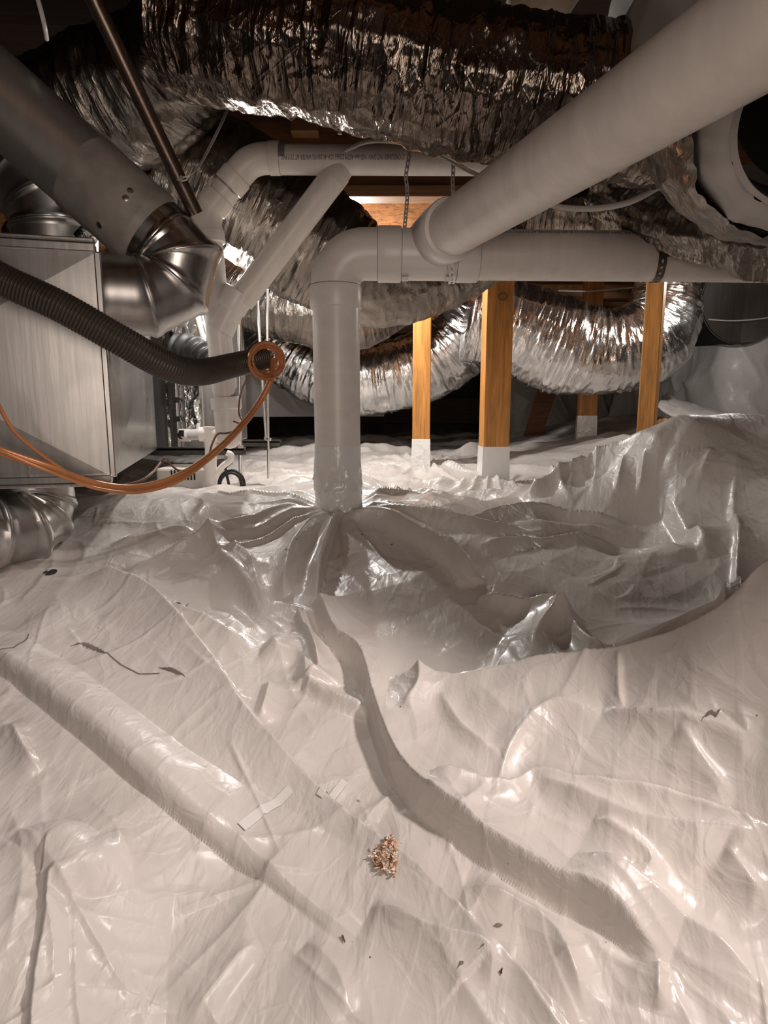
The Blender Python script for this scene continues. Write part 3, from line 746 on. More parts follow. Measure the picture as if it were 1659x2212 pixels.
duct('foil_duct', [(520, 620, 2.95), (560, 700, 2.95), (640, 775, 2.95), (740, 815, 2.95), (840, 812, 2.95), (930, 785, 2.95), (1000, 725, 2.95), (1045, 660, 2.98)],
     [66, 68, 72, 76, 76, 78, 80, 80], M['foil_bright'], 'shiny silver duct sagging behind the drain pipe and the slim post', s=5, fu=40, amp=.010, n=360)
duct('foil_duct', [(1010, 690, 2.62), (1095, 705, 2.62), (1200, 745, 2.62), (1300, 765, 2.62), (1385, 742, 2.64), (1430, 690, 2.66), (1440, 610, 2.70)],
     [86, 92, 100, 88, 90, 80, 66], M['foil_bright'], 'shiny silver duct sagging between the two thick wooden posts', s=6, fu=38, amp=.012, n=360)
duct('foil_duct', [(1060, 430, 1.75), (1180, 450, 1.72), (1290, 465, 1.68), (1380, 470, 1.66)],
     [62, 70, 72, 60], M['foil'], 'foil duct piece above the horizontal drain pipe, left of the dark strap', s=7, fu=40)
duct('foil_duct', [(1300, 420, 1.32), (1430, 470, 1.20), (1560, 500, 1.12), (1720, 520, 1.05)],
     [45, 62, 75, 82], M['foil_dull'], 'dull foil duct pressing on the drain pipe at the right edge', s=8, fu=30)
# open flex duct upper right: liner sleeve, ribbed collar, dark inside, torn foil jacket
od = thing('open_flex_duct', 'large open flexible duct with grey liner and ribbed collar, dark inside, upper right', 'duct', at(1740, 330, .8))
def ringpath(lst): return np.array([at(a, b, c) for a, b, c, d in lst]), [wr(d, b, c) for a, b, c, d in lst]
def sleeve(u, v): return (ridged(u * 3, np.cos(v) * 2.5, np.sin(v) * 2.5, s=77, o=2) - .4) * .010
p_, r_ = ringpath([(1793, 250, .640, 186), (1790, 245, .655, 225), (1782, 235, .70, 258), (1750, 190, .78, 275), (1680, 110, .92, 300), (1630, 40, 1.08, 300)])
p_ = resample(np.hstack([p_, np.array(r_)[:, None]]), 60)
B().sweep(p_[:, :3], p_[:, 3], 96, False, sleeve).build('liner', M['cloth'], od, angle=180)
p_, r_ = ringpath([(1795, 252, .630, 176), (1793, 250, .640, 190)])
Q = resample(np.hstack([p_, np.array(r_)[:, None]]), 14)
B().sweep(Q[:, :3], Q[:, 3], 220, False, lambda u, v: .0022 * np.sin(v * 110)).build('ribbed_collar', M['cloth'], od, angle=180)
p_, r_ = ringpath([(1795, 252, .630, 177), (1790, 250, .70, 178), (1760, 210, .95, 178)])
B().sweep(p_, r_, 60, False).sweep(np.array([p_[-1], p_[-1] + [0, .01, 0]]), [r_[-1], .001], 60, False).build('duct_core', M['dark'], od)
p_, r_ = ringpath([(1782, 238, .70, 262), (1768, 232, .72, 276), (1757, 220, .76, 294), (1742, 205, .80, 306), (1715, 170, .9, 312), (1690, 130, 1.02, 306)])
p_ = resample(np.hstack([p_, np.array(r_)[:, None]]), 60)
B().sweep(p_[:, :3], p_[:, 3], 150, False, lambda u, v: (ridged(u * 14, np.cos(v) * 5, np.sin(v) * 5, s=7, o=3) - .4) * .014).build('foil_jacket', M['foil_dull'], od, angle=180, label='torn crumpled foil jacket')

# ================================================================== SHEET METAL PLENUM (left)
yaw = math.radians(14.2)
ux = np.array([math.cos(yaw), math.sin(yaw), 0]); uy = np.array([-math.sin(yaw), math.cos(yaw), 0])
cnr = at(243, 1030, 1.0); z0 = cnr[2]; z1_ = at(236, 545, 1.0)[2]
pl = thing('sheet_metal_plenum', 'large grey sheet metal plenum box with cross-broken sides at the left', 'duct box', cnr)
def face(name, o_, a, b, w, h, m, parent, pyr=.012, **kw):
    """cross-broken sheet: four triangles rising to the centre"""
    n_v = np.cross(a, b); o_ = np.array(o_, float)
    pts_ = [o_, o_ + a * w, o_ + a * w + b * h, o_ + b * h, o_ + a * w / 2 + b * h / 2 + n_v * pyr]
    bb = [p - n_v * .002 for p in pts_[:4]]
    return B().add(pts_ + bb, [(0, 1, 4), (1, 2, 4), (2, 3, 4), (3, 0, 4), (0, 5, 6, 1), (1, 6, 7, 2), (2, 7, 8, 3), (3, 8, 5, 0)]).build(name, m, parent, False, **kw)
zup = np.array([0, 0, 1.0]); PW, PD, PH = .56, .70, z1_ - z0
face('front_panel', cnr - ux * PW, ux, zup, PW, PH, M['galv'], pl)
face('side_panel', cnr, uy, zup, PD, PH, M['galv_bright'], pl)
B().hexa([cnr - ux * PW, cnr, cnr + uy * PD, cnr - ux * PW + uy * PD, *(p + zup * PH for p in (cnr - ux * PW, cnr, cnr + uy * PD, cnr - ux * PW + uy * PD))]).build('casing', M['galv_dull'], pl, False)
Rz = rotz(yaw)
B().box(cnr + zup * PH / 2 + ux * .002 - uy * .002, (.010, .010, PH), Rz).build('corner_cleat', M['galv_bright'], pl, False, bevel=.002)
for zz_, nm in ((z1_ + .004, 'top_flange'), (z0 - .002, 'bottom_flange')):
    B().box(cnr - ux * PW / 2 - uy * .004 + zup * (zz_ - z0), (PW, .018, .012), Rz).box(cnr - ux * PW / 2 - uy * .010 + zup * (zz_ - z0 + (.010 if zz_ > z0 + .1 else -.008)), (PW, .012, .006), Rz).build(nm, M['galv_bright'], pl, False, bevel=.0015)
for dx_, dz_ in ((-.43, PH - .02), (-.425, .012), (-.12, .012)):
    B().box(cnr + ux * dx_ - uy * .004 + zup * dz_, (.004, .004, .03), Rz).build('cleat_tab', M['galv_bright'], pl, False)
# bright silver tape patches down the side seams
B().box(cnr + uy * .012 + ux * .004 + zup * (PH - .17), (.004, .022, .05), Rz).build('tape_patch', M['foil_tape'], pl, False)

# air handler cabinet behind the plenum
ca = at(352, 968, 1.92); cb = at(444, 968, 1.92)
ah = thing('air_handler_cabinet', 'foil-taped air handler cabinet with dark square knockouts behind the plenum', 'air handler', ca)
cz1 = at(352, 640, 1.92)[2]
wA = cb[0] - ca[0]
cabb = B().box(((ca[0] + cb[0]) / 2 - .25, 2.22, (ca[2] + cz1) / 2), (wA + .5, .6, cz1 - ca[2])).build('cabinet_body', M['galv'], ah, False, bevel=.004)
def foilpatch(name, p0, p1, Y, parent, m=None, lab=None, s=0):
    a, c = at(*p0, Y), at(*p1, Y)
    nx, nz = 40, 70
    X_ = np.linspace(a[0], c[0], nx)[None, :] * np.ones(nz)[:, None]; Z_ = np.linspace(c[2], a[2], nz)[:, None] * np.ones(nx)[None, :]
    Y_ = Y - .004 - .010 * ridged(X_ * 22, Z_ * 22, s=s, o=3)
    o = gridmesh(name, X_, Y_, Z_, m or M['foil_tape'], None, None, parent)
    o.data.uv_layers.new(name='UVMap')
    lv = np.empty(len(o.data.loops), dtype=np.int32); o.data.loops.foreach_get('vertex_index', lv)
    uv = np.stack([X_.ravel()[lv], Z_.ravel()[lv]], -1).astype(np.float32); o.data.uv_layers[0].data.foreach_set('uv', uv.ravel())
    if lab: o['label'] = lab
    return o
foilpatch('foil_wrap', (352, 690), (372, 968), 1.915, ah, s=3)
foilpatch('foil_wrap', (398, 815), (436, 928), 1.905, ah, s=4)
foilpatch('foil_wrap', (380, 690), (396, 940), 1.912, ah, s=6)
B().box(((at(374, 800, 1.9)[0]), 1.905, (ca[2] + cz1) / 2), (.014, .02, cz1 - ca[2])).build('trim_strip', M['galv_bright'], ah, False, bevel=.002)
for x_, y_ in ((373, 723), (376, 758), (381, 864), (383, 905)):
    B().box(at(x_, y_, 1.90), (.016, .012, .016)).build('knockout', M['dark'], cabb, False, bevel=.001)
B().sweep(np.array([at(388, 940, 1.88), at(410, 940, 1.88)]), .019, 20).sweep(np.array([at(404, 940, 1.88), at(437, 938, 1.86)]), .016, 20).build('drain_stub', M['pvc'], ah)
B().sweep(np.array([at(392, 940, 1.868), at(393, 940, 1.864)]), .012, 16).box(at(392, 936, 1.86), (.014, .008, .018)).build('drain_plug', M['dark'], ah)
# white wires and clamps massed above
t_ = thing('refrigerant_line_bundle', 'brightly lit white wires and tubes tangled above the air handler', 'wiring', at(415, 700, 1.8))
for i in range(9):
    x0 = random.uniform(372, 420); y0 = random.uniform(660, 760)
    tube('wire', [(x0, y0, 1.84), (x0 + random.uniform(5, 25), y0 - random.uniform(15, 40), 1.80), (x0 + random.uniform(25, 45), y0 + random.uniform(-20, 20), 1.82), (x0 + random.uniform(20, 50), y0 + random.uniform(20, 60), 1.86)],
         random.uniform(.0022, .0055), M['white_wire'], t_, 8, 30)
tube('tube', [(412, 610, 1.74), (425, 680, 1.76), (441, 745, 1.80), (447, 790, 1.82)], .0085, M['white_wire'], t_, 14, 30)
tube('tube', [(392, 670, 1.84), (388, 720, 1.84), (386, 800, 1.84)], .006, M['zinc'], t_, 10, 30)
p_ = pathpx([(385, 752, 1.72), (410, 752, 1.70), (440, 770, 1.68), (470, 792, 1.66)], 160)
B().sweep(p_, .034, 32, True, lambda u, v: .0055 * np.sin(u * 2 * math.pi / .026)).build('corrugated_drain_hose', M['black_rubber'], None, label='short black corrugated hose behind the small drain pipe, coarse ridges', cat='hose', angle=180)

# ================================================================== ROUND METAL DUCTS
rd = thing('round_metal_duct', 'smooth round steel duct from the upper left corner, with collar and elbow into the plenum', 'duct', at(320, 520, 1.2))
A0 = at(-170, 65, 1.08); A1 = at(212, 402, 1.115)
RD = .0665
dA = (A1 - A0) / np.linalg.norm(A1 - A0)
B().sweep(np.array([A0, A1]), RD, 72).build('duct_pipe', M['galv_soft'], rd)
cpath = np.array([A1 - dA * .03, A1 - dA * .028, A1 + dA * .085, A1 + dA * .092, A1 + dA * .098, A1 + dA * .108])
collar = B().sweep(cpath, [RD, RD * 1.025, RD * 1.025, RD * 1.05, RD * 1.05, RD * .98], 72).build('collar', M['mastic'], rd, label='dull grey sealant-coated collar')
for x_, y_ in ((281, 438), (221, 489), (289, 421)):
    c_ = at(x_, y_, 1.08); c_ = c_
    q = A1 + dA * ((c_ - A1) @ dA); dirn = (CAM + ray(x_, y_) * 1.2) - q; dirn -= dA * (dirn @ dA)
    # point of the collar surface facing the camera at that pixel
    vv = CAM - q; vv -= dA * (vv @ dA); vv /= np.linalg.norm(vv)
    off = (c_ - q); off -= dA * (off @ dA); sidev = np.cross(dA, vv); a_ = np.clip((off @ sidev) / (RD * 1.03), -.9, .9)
    pS = q + RD * 1.027 * (vv * math.sqrt(1 - a_ * a_) + sidev * a_); nS = (pS - q) / np.linalg.norm(pS - q)
    B().sweep(np.array([pS - nS * .002, pS + nS * .0025, pS + nS * .003]), [.005, .005, .003], 12).build('screw', M['zinc'], collar)
def gores(P, R, mats, parent, seg=64, name='elbow_gore', bead=1.035, wob=0.0):
    """mitred segments with raised beads at each joint"""
    P = [np.array(p, float) for p in P]; n = len(P)
    D_ = [(P[k + 1] - P[k]) / np.linalg.norm(P[k + 1] - P[k]) for k in range(n - 1)]
    T_ = [D_[0]] + [(D_[k - 1] + D_[k]) / np.linalg.norm(D_[k - 1] + D_[k]) for k in range(1, n - 1)] + [D_[-1]]
    R = [R] * n if np.isscalar(R) else R
    r0 = np.array([0, 0, 1.0]) if abs(D_[0][2]) < .9 else np.array([0, 1.0, 0])
    a = np.linspace(0, 2 * math.pi, seg, endpoint=False)
    U = r0 - D_[0] * (r0 @ D_[0]); U /= np.linalg.norm(U); rings = []
    for k in range(n):
        dk = D_[min(k, n - 2)]
        U = U - dk * (U @ dk); U /= np.linalg.norm(U); V = np.cross(dk, U)
        C_ = R[k] * (np.cos(a)[:, None] * U + np.sin(a)[:, None] * V)
        tt = T_[k]; C_ = C_ - dk[None, :] * ((C_ @ tt) / (dk @ tt))[:, None]      # slide onto the mitre plane
        rings.append(C_)
    for k in range(n - 1):
        ln = np.linalg.norm(P[k + 1] - P[k]); e = min(.2, .005 / ln)
        ts = [0, 0, e * .4, e, e * 1.6, .3, .5, .7, 1 - e * 1.6, 1 - e, 1 - e * .4, 1, 1]; b_ = [.97, bead, bead * 1.01, bead, 1, 1, 1, 1, 1, bead - .012, bead - .005, bead - .012, .97]
        V = []
        for t, sc_ in zip(ts, b_):
            c_ = P[k] * (1 - t) + P[k + 1] * t; rg = rings[k] * (1 - t) + rings[k + 1] * t
            w_ = 1 + wob * (fbm(np.cos(a) * 2 + k, np.sin(a) * 2, np.full(seg, t * 2.0 + k), s=12) - .5)
            V.append(c_ + rg * (sc_ * w_)[:, None] if wob else c_ + rg * sc_)
        V = np.concatenate(V); m_ = len(ts)
        F = [(q * seg + j, q * seg + (j + 1) % seg, (q + 1) * seg + (j + 1) % seg, (q + 1) * seg + j) for q in range(m_ - 1) for j in range(seg)]
        F += [tuple(range(seg - 1, -1, -1)), tuple(range((m_ - 1) * seg, m_ * seg))]
        B().add(V, F).build(name, M[mats[k % len(mats)]], parent, angle=50)
gores([A1 + dA * .095, A1 + dA * .135, at(386, 560, 1.13), at(374, 613, 1.13), at(315, 641, 1.105), at(222, 636, 1.085)], RD * .97, ['galv_bright', 'galv_bright', 'galv_bright', 'galv', 'galv', 'galv'], rd)

# torn insulation round the takeoff
b_ = B(); c_ = at(262, 560, 1.19)
th = np.linspace(.05, math.pi - .05, 26)
B().sweep(np.array([at(212, 560, 1.21) + (at(305, 590, 1.21) - at(212, 560, 1.21)) * t for t in np.linspace(0, 1, 26)]), [math.sin(t) * .03 + .004 for t in th], 30, True,
          lambda u, v: (ridged(u * 30, np.cos(v) * 2, np.sin(v) * 2, s=4) - .4) * .02).build('insulation_scrap', M['fiberglass'], None, label='brown torn insulation scrap at the plenum corner under the collar', cat='insulation', angle=180)

# second elbow, upper left on top of the plenum
e2 = thing('metal_duct_elbow', 'segmented steel duct elbow on top of the plenum, behind the smooth round duct', 'duct', at(110, 540, 1.30))
gp = [at(-90, 290, 1.34), at(0, 340, 1.34), at(62, 392, 1.33), at(104, 440, 1.32), at(118, 492, 1.32), at(120, 545, 1.32)]
RE = wr(86, 450, 1.32)
gores(gp, RE, ['galv', 'galv_bright'], e2)
foilp = B().sweep(np.array([at(178, 500, 1.24), at(198, 520, 1.24)]), .02, 20, True, lambda u, v: (ridged(np.cos(v) * 3, np.sin(v) * 3, u * 60, s=9) - .4) * .01)
foilp.build('foil_scrap', M['foil_tape'], e2, angle=180)

# third elbow, lower left under the plenum
e3 = thing('metal_duct_elbow', 'segmented steel duct elbow below the plenum resting on the sheet at the left edge', 'duct', at(50, 1225, .98))
RL = wr(78, 1130, 1.0)
gp = [at(72, 1040, 1.06), at(74, 1082, 1.06), at(68, 1118, 1.04), at(42, 1143, 1.01), at(-20, 1150, .97), at(-110, 1152, .92)]
gores(gp, [RL * k for k in (1.06, 1.06, 1.02, 1.0, .98, .98)], ['galv', 'galv', 'galv_bright'], e3, bead=1.07, wob=.10)

# ================================================================== HOSE, CABLES, STEEL PIPE
hp = pathpx([(-90, 540, .85), (0, 601, .88), (130, 662, .90), (260, 735, .93), (360, 790, .98), (430, 804, 1.04), (500, 790, 1.12), (570, 773, 1.18)], 2400)
arc_ = np.linspace(0, 1, 2400)
B().sweep(hp, np.interp(arc_, [0, .5, 1], [wr(33, 600, .88), wr(32, 735, .93), wr(23, 780, 1.18)]), 30, True,
          lambda u, v: .0013 * np.abs(np.sin(u * math.pi / .0048 + v * .5))).build('insulated_hose', M['black_hose'], None, label='long black ribbed flexible hose crossing in front of the plenum', cat='hose', angle=180)
cb_ = thing('copper_cable_bundle', 'orange-brown cable bundle sagging below the plenum and up to the hose end', 'cable', at(250, 1050, 1.05))
main = [(-60, 945, .84), (0, 972, .87), (110, 1010, .90), (210, 1045, .94), (300, 1052, .99), (390, 1025, 1.04), (470, 970, 1.09), (545, 890, 1.14), (585, 820, 1.16), (590, 775, 1.17)]
tube('cable', main, .0052, M['copper'], cb_, 12, 120)
tube('cable', [(a, b + 7, c + .004) for a, b, c in main], .0036, M['copper'], cb_, 10, 120)
tube('cable', [(a + 3, b + (11 if 100 < a < 400 else 3), c - .008) for a, b, c in main], .0026, M['copper'], cb_, 10, 120)
tube('cable', [(-20, 840, .84), (0, 880, .85), (30, 930, .87), (80, 975, .89), (140, 1018, .91)], .0027, M['copper'], cb_, 10, 60)
tube('wire', [(240, 1053, .97), (300, 1040, 1.01), (330, 1020, 1.06), (345, 1002, 1.15), (358, 990, 1.16), (370, 1005, 1.16), (392, 1018, 1.16), (430, 1012, 1.17), (450, 985, 1.18), (458, 960, 1.19), (470, 938, 1.19), (490, 936, 1.2), (515, 928, 1.21), (522, 918, 1.21), (505, 910, 1.22)], .0020, M['copper_dark'], cb_, 8, 120)
tube('wire', [(523, 908, 1.22), (516, 890, 1.23), (520, 850, 1.24), (535, 815, 1.24), (545, 790, 1.22), (543, 770, 1.20), (532, 758, 1.205)], .0018, M['copper_dark'], cb_, 8, 60)
for k in range(6):
    a0 = k * .5; pts = []
    for j in range(13):
        a = a0 + j / 12 * 2 * math.pi
        pts.append((574 + (27 + 2.2 * k) * math.cos(a + k) + (k % 3) * 2.5 - 3, 776 + (27 + 2.5 * k) * math.sin(a + k) + (k % 2) * 4, 1.17 + .03 * math.cos(a + k) - .006 * k))
    tube('cable_loop', pts, .0026, M['copper'], cb_, 8, 60)
tube('black_steel_pipe', [(175, -60, .98), (255, 110, 1.02), (340, 290, 1.07), (423, 462, 1.12)], wr(17, 300, 1.05) , M['black_steel'], None, 24, 30,
     label='thin dark steel gas pipe slanting down from the top left', cat='pipe')
t_ = thing('pipe_strap', 'white perforated strap holding the slanting dark steel pipe', 'strap', at(400, 385, 1.08))
strap('strap_tail', spline([at(500, 213, 1.30), at(486, 250, 1.25), at(462, 300, 1.18), at(440, 342, 1.12), at(420, 372, 1.085), at(398, 387, 1.07), at(386, 384, 1.08)], 50), (.8, 0, .6), .010, M['white_wire'], t_, .014)
tube('white_cable', [(70, -40, 1.05), (85, 10, 1.05), (96, 55, 1.06), (101, 84, 1.10)], .0035, M['white_wire'], None, 10, 30, label='short white wire hanging in the dark top left corner', cat='cable')
tube('clear_tubing', [(745, 325, 1.34), (790, 307, 1.32), (840, 305, 1.30), (900, 316, 1.29), (960, 340, 1.28), (1010, 368, 1.27), (1050, 385, 1.27)], .0042, M['tubing'], None, 12, 60, label='clear plastic tube arching over the small printed pipe', cat='tube')
tube('grey_cable', [(1175, 438, 1.2), (1220, 449, 1.18), (1290, 450, 1.15), (1360, 436, 1.12), (1425, 403, 1.10)], .0052, M['white_wire'], None, 12, 50, label='grey cable sagging below the big diagonal pipe at the right', cat='cable')
tube('white_peg', [(736, 262, 1.78), (735, 276, 1.78), (734, 290, 1.78)], .006, M['white_wire'], None, 12, 8, label='short white plastic tube stub poking down at the joist', cat='tube')
tube('white_cable', [(1205, 628, 2.9), (1270, 629, 2.9), (1330, 624, 2.9), (1382, 620, 2.9)], .0035, M['white_wire'], None, 8, 30, label='thin white cable in the dark gap above the silver duct', cat='cable')

# ================================================================== HANGING FRAME, RODS, PUMP
fr = thing('hanging_equipment_frame', 'dark strut frame hung on thin threaded rods under the air handler', 'frame', at(450, 970, 1.75))
a, c = at(335, 969, 1.72), at(529, 969, 1.72)
b_ = B().box((a + c) / 2, (c[0] - a[0], .028, .008)); b_.box((a + c) / 2 + [0, -.012, -.008], (c[0] - a[0], .004, .018)).box((a + c) / 2 + [0, .012, -.008], (c[0] - a[0], .004, .018))
b_.build('strut_channel', M['strut'], fr, False)
a, c = at(510, 953, 2.05), at(606, 953, 2.05)
B().box((a + c) / 2, (c[0] - a[0], .03, .008)).box((a + c) / 2 + [0, -.013, -.008], (c[0] - a[0], .004, .016)).build('strut_channel', M['strut'], fr, False)
def rod(p0, p1, Y0, Y1, r=.0042):
    A_, B_ = at(*p0, Y0), at(*p1, Y1); k = int(np.linalg.norm(A_ - B_) / .0025); k = min(k, 400)
    P = np.array([A_ + (B_ - A_) * t for t in np.linspace(0, 1, k)])
    B().sweep(P, r, 10, True, lambda u, v: .0004 * np.sin(u * 2 * math.pi / .005)).build('threaded_rod', M['zinc'], fr)
rod((545, 470), (575, 952), 2.1, 2.02); rod((576, 450), (580, 1034), 2.02, 2.02); rod((516, 640), (520, 1066), 1.74, 1.72, .0055)
for x_, y_, Y_ in ((576, 944, 2.02), (580, 946, 2.02), (519, 962, 1.70)): B().sweep(np.array([at(x_, y_, Y_), at(x_, y_ + 6, Y_)]), .009, 6).build('hex_nut', M['zinc'], fr, False)
pY = 1.62
pa, pb = at(340, 1078, pY), at(440, 1012, pY)
pu = thing('condensate_pump', 'beige plastic condensate pump box with vent slots under the air handler', 'pump', pa)
b_ = B().box(((pa[0] + pb[0]) / 2, pY + .06, (pa[2] + pb[2]) / 2 - .02), (pb[0] - pa[0], .12, pb[2] - pa[2] + .04)); ph_ = b_.build('pump_housing', M['pump'], pu, False, bevel=.006)
for k in range(8):
    x_ = at(371 + 7 * k, 1022, pY)[0]; B().box((x_, pY - .001, at(371, 1026, pY)[2]), (.003, .004, .026)).build('vent_slot', M['dark'], ph_, False)
B().box(at(448, 1040, 1.66), (.016, .06, .10)).build('tank_edge', M['pump'], pu, False, bevel=.004)
pd = thing('condensate_drain_pipe', 'narrow white vertical drain pipe beside the beige pump', 'pipe', at(455, 1070, 1.6))
B().sweep(np.array([at(456, 1085, 1.60), at(455, 925, 1.60)]), .0145, 24).build('pipe_leg', M['pvc'], pd)
B().sweep(np.array([at(432, 938, 1.60), at(470, 938, 1.60)]), .018, 24).sweep(np.array([at(455, 955, 1.60), at(455, 922, 1.60)]), .0185, 24).build('tee_fitting', M['pvc'], pd)
tube('side_tube', [(462, 1030, 1.60), (480, 1008, 1.60), (496, 995, 1.60), (500, 984, 1.60), (490, 978, 1.60)], .008, M['pvc'], pd, 14, 30)
pts = []
for k in range(40):
    a = k / 40 * 4.6 * math.pi; rr_ = 24 + 4 * math.sin(a * .31); pts.append((500 + rr_ * math.cos(a), 1047 + rr_ * 1.1 * math.sin(a), 1.66 + .01 * math.sin(a * .5)))
tube('black_power_cord', pts + [(487, 1010, 1.64), (492, 990, 1.64)], .0038, M['black_rubber'], None, 10, 200, label='coiled black power cord beside the pump, behind the sheet fold', cat='cord')
tube('red_fitting', [(270, 1068, 1.5), (285, 1068, 1.5), (300, 1069, 1.5)], .006, M['red'], None, 12, 6, label='small red fitting half hidden behind the sheet edge under the cables', cat='fitting')

# ================================================================== WOOD POSTS
def post(px_, ytop, ybot, Y, w, d, rot, tape_y, label):
    c = at(px_, ybot, Y); zt = 1.05 if ytop is None else ytop
    t = thing('wood_post', label, 'post', (c[0], Y + d / 2, c[2] - .05))
    Rz_ = rotz(rot); cz = (zt + c[2] - .05) / 2
    tm = B().box((c[0], Y + d / 2, cz), (w, d, zt - c[2] + .05), Rz_).build('timber', M['wood'], t, False, bevel=.003)
    t['_t'] = tm.name
    zt2 = at(px_, tape_y, Y)[2]; nz = 50
    # tape wrap as a wrinkled square sleeve flaring at the floor
    V, F = [], []; zz = np.linspace(zt2, c[2] - .03, nz); per = 64
    for i, z_ in enumerate(zz):
        k = i / (nz - 1); fl = 1.03 + .04 * k + .35 * max(0, k - .86) ** 1.0
        for j in range(per):
            s_ = j / per * 4; e = int(s_); f_ = s_ - e
            cor = [(-1, -1), (1, -1), (1, 1), (-1, 1), (-1, -1)]
            x = cor[e][0] + (cor[e + 1][0] - cor[e][0]) * f_; y = cor[e][1] + (cor[e + 1][1] - cor[e][1]) * f_
            nz_ = .004 * float(ridged(np.array([x * 3.0 + z_ * 20]), np.array([y * 3.0 + z_ * 40]), s=8)[0]) * k
            V.append(Rz_ @ np.array([x * (w / 2 * fl + nz_), y * (d / 2 * fl + nz_), 0]) + np.array([c[0], Y + d / 2, z_]))
    for i in range(nz - 1):
        for j in range(per): F.append((i * per + j, i * per + (j + 1) % per, (i + 1) * per + (j + 1) % per, (i + 1) * per + j))
    B().add(V, F).build('tape_wrap', M['tape'], t, angle=50, label='white plastic and tape around the post foot')
    return t
post(910, None, 1003, 2.42, .068, .05, math.radians(-4), 948, 'slim pale wooden post nearest the main drain pipe, taped foot')
p2 = post(1068, None, 1062, 2.10, .088, .08, math.radians(3), 965, 'thick orange wooden post with a knot near its top')
kp = at(1086, 641, 2.093)
P_ = [kp + np.array([.014 * math.cos(a), 0, .011 * math.sin(a)]) for a in np.linspace(0, 2 * math.pi, 17)]
B().sweep(np.array(P_), .0018, 8).build('knot', M['knot'], bpy.data.objects[p2['_t']], label='dark oval knot')
post(1400, None, 985, 2.15, .056, .056, math.radians(-32), 942, 'wooden post at the right, standing just behind the raised sheet mound')
post(1270, None, 955, 2.95, .085, .08, math.radians(-12), 898, 'short-looking wooden post farthest back, below the silver duct')
# diagonal brace far back
B().hexa([at(1125, 960, 3.5), at(1165, 960, 3.5), at(1165, 960, 3.6), at(1125, 960, 3.6), at(1180, 780, 3.5), at(1225, 780, 3.5), at(1225, 780, 3.6), at(1180, 780, 3.6)]).build('wood_brace', M['wood_joist'], None, False, label='dark slanting wooden brace in the shadows between the thick posts', cat='brace')
# girder in the back
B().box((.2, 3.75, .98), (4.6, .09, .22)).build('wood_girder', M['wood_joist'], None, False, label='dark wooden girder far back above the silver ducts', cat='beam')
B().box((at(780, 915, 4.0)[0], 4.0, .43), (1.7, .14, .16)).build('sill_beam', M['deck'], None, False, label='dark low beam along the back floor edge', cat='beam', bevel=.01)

# ================================================================== HUNG LINERS
def liner(name, pts, ztop, label, nx=200, nz=160, amp=.03, fr_=3, hole=None, s=0, slope=.0, zb=None):
    """pts: list of (X, Y) along the wall foot"""
    P = resample(spline([(a, b, 0) for a, b in pts], 200), nx)
    X_ = np.zeros((nz, nx)); Y_ = np.zeros((nz, nx)); Z_ = np.zeros((nz, nx))
    T = np.gradient(P, axis=0); T /= np.linalg.norm(T, axis=1)[:, None]; Nn = np.stack([T[:, 1], -T[:, 0]], -1)
    dist = np.concatenate([[0], np.cumsum(np.linalg.norm(np.diff(P, axis=0), axis=1))])
    for i in range(nz):
        k = i / (nz - 1)
        zb_ = np.array([gz(P[j, 0], P[j, 1]) - .02 for j in range(nx)]) if (i == 0 and zb is None) else (zb if zb is not None else zb_)
        if i == 0: zbot = zb_
        z_ = zbot + (ztop - zbot) * k
        dsp = (ridged(dist * fr_ + z_ * 1.5, z_ * 1.2 - dist * .6, s=60 + s, o=3) - .4) * amp * (1.2 - k * .6) + slope * (1 - k) ** 2
        X_[i] = P[:, 0] + Nn[:, 0] * dsp; Y_[i] = P[:, 1] + Nn[:, 1] * dsp; Z_[i] = z_
    mask = None
    if hole is not None:
        hp_, hr_ = hole
        mask = np.sqrt((X_ - hp_[0]) ** 2 + (Z_ - hp_[2]) ** 2) < hr_
    o = gridmesh(name, X_, Y_, Z_, M['sheet_thin'], None, mask)
    o['label'] = label; o['category'] = 'plastic sheet'; return o
hc = at(1596, 652, 3.0); hr_ = wr(88, 652, 3.0)
liner('wall_sheet', [(at(1345, 900, 3.75)[0], 3.75), (at(1480, 900, 3.3)[0], 3.3), (at(1600, 900, 3.0)[0], 3.0), (2.1, 2.95), (2.6, 2.6)], 1.05,
      'hung white plastic wall sheet at the right with a round dark vent hole', hole=(hc, hr_), amp=.07, fr_=3.2, s=1, slope=.10)
liner('wall_sheet', [(-1.5, 3.2), (-.7, 3.4), (-.2, 3.55), (.0, 3.6)], .82, 'dark hung plastic sheet behind the thin rods at the back left', amp=.08, s=2, zb=.40)
liner('wall_sheet', [(at(1040, 900, 3.7)[0], 3.7), (at(1150, 900, 3.8)[0], 3.85), (at(1420, 900, 3.7)[0], 3.95)], .80, 'shaded plastic sheet hanging behind the thick wooden posts', amp=.08, s=3)
vh = thing('wall_vent', 'round dark vent opening with leaf debris in its bottom, right side', 'vent', hc)
pv = [hc + np.array([0, y_, 0]) for y_ in (-.05, -.045, .30, .301)]
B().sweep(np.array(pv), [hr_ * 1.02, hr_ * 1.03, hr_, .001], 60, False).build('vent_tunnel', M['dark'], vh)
B().sweep(np.array([hc + np.array([0, -.055, 0]), hc + np.array([0, -.058, 0]), hc + np.array([0, -.045, 0])]), [hr_ * 1.0, hr_ * 1.04, hr_ * 1.05], 60, False).build('vent_rim', M['galv_dull'], vh)
b_ = B()
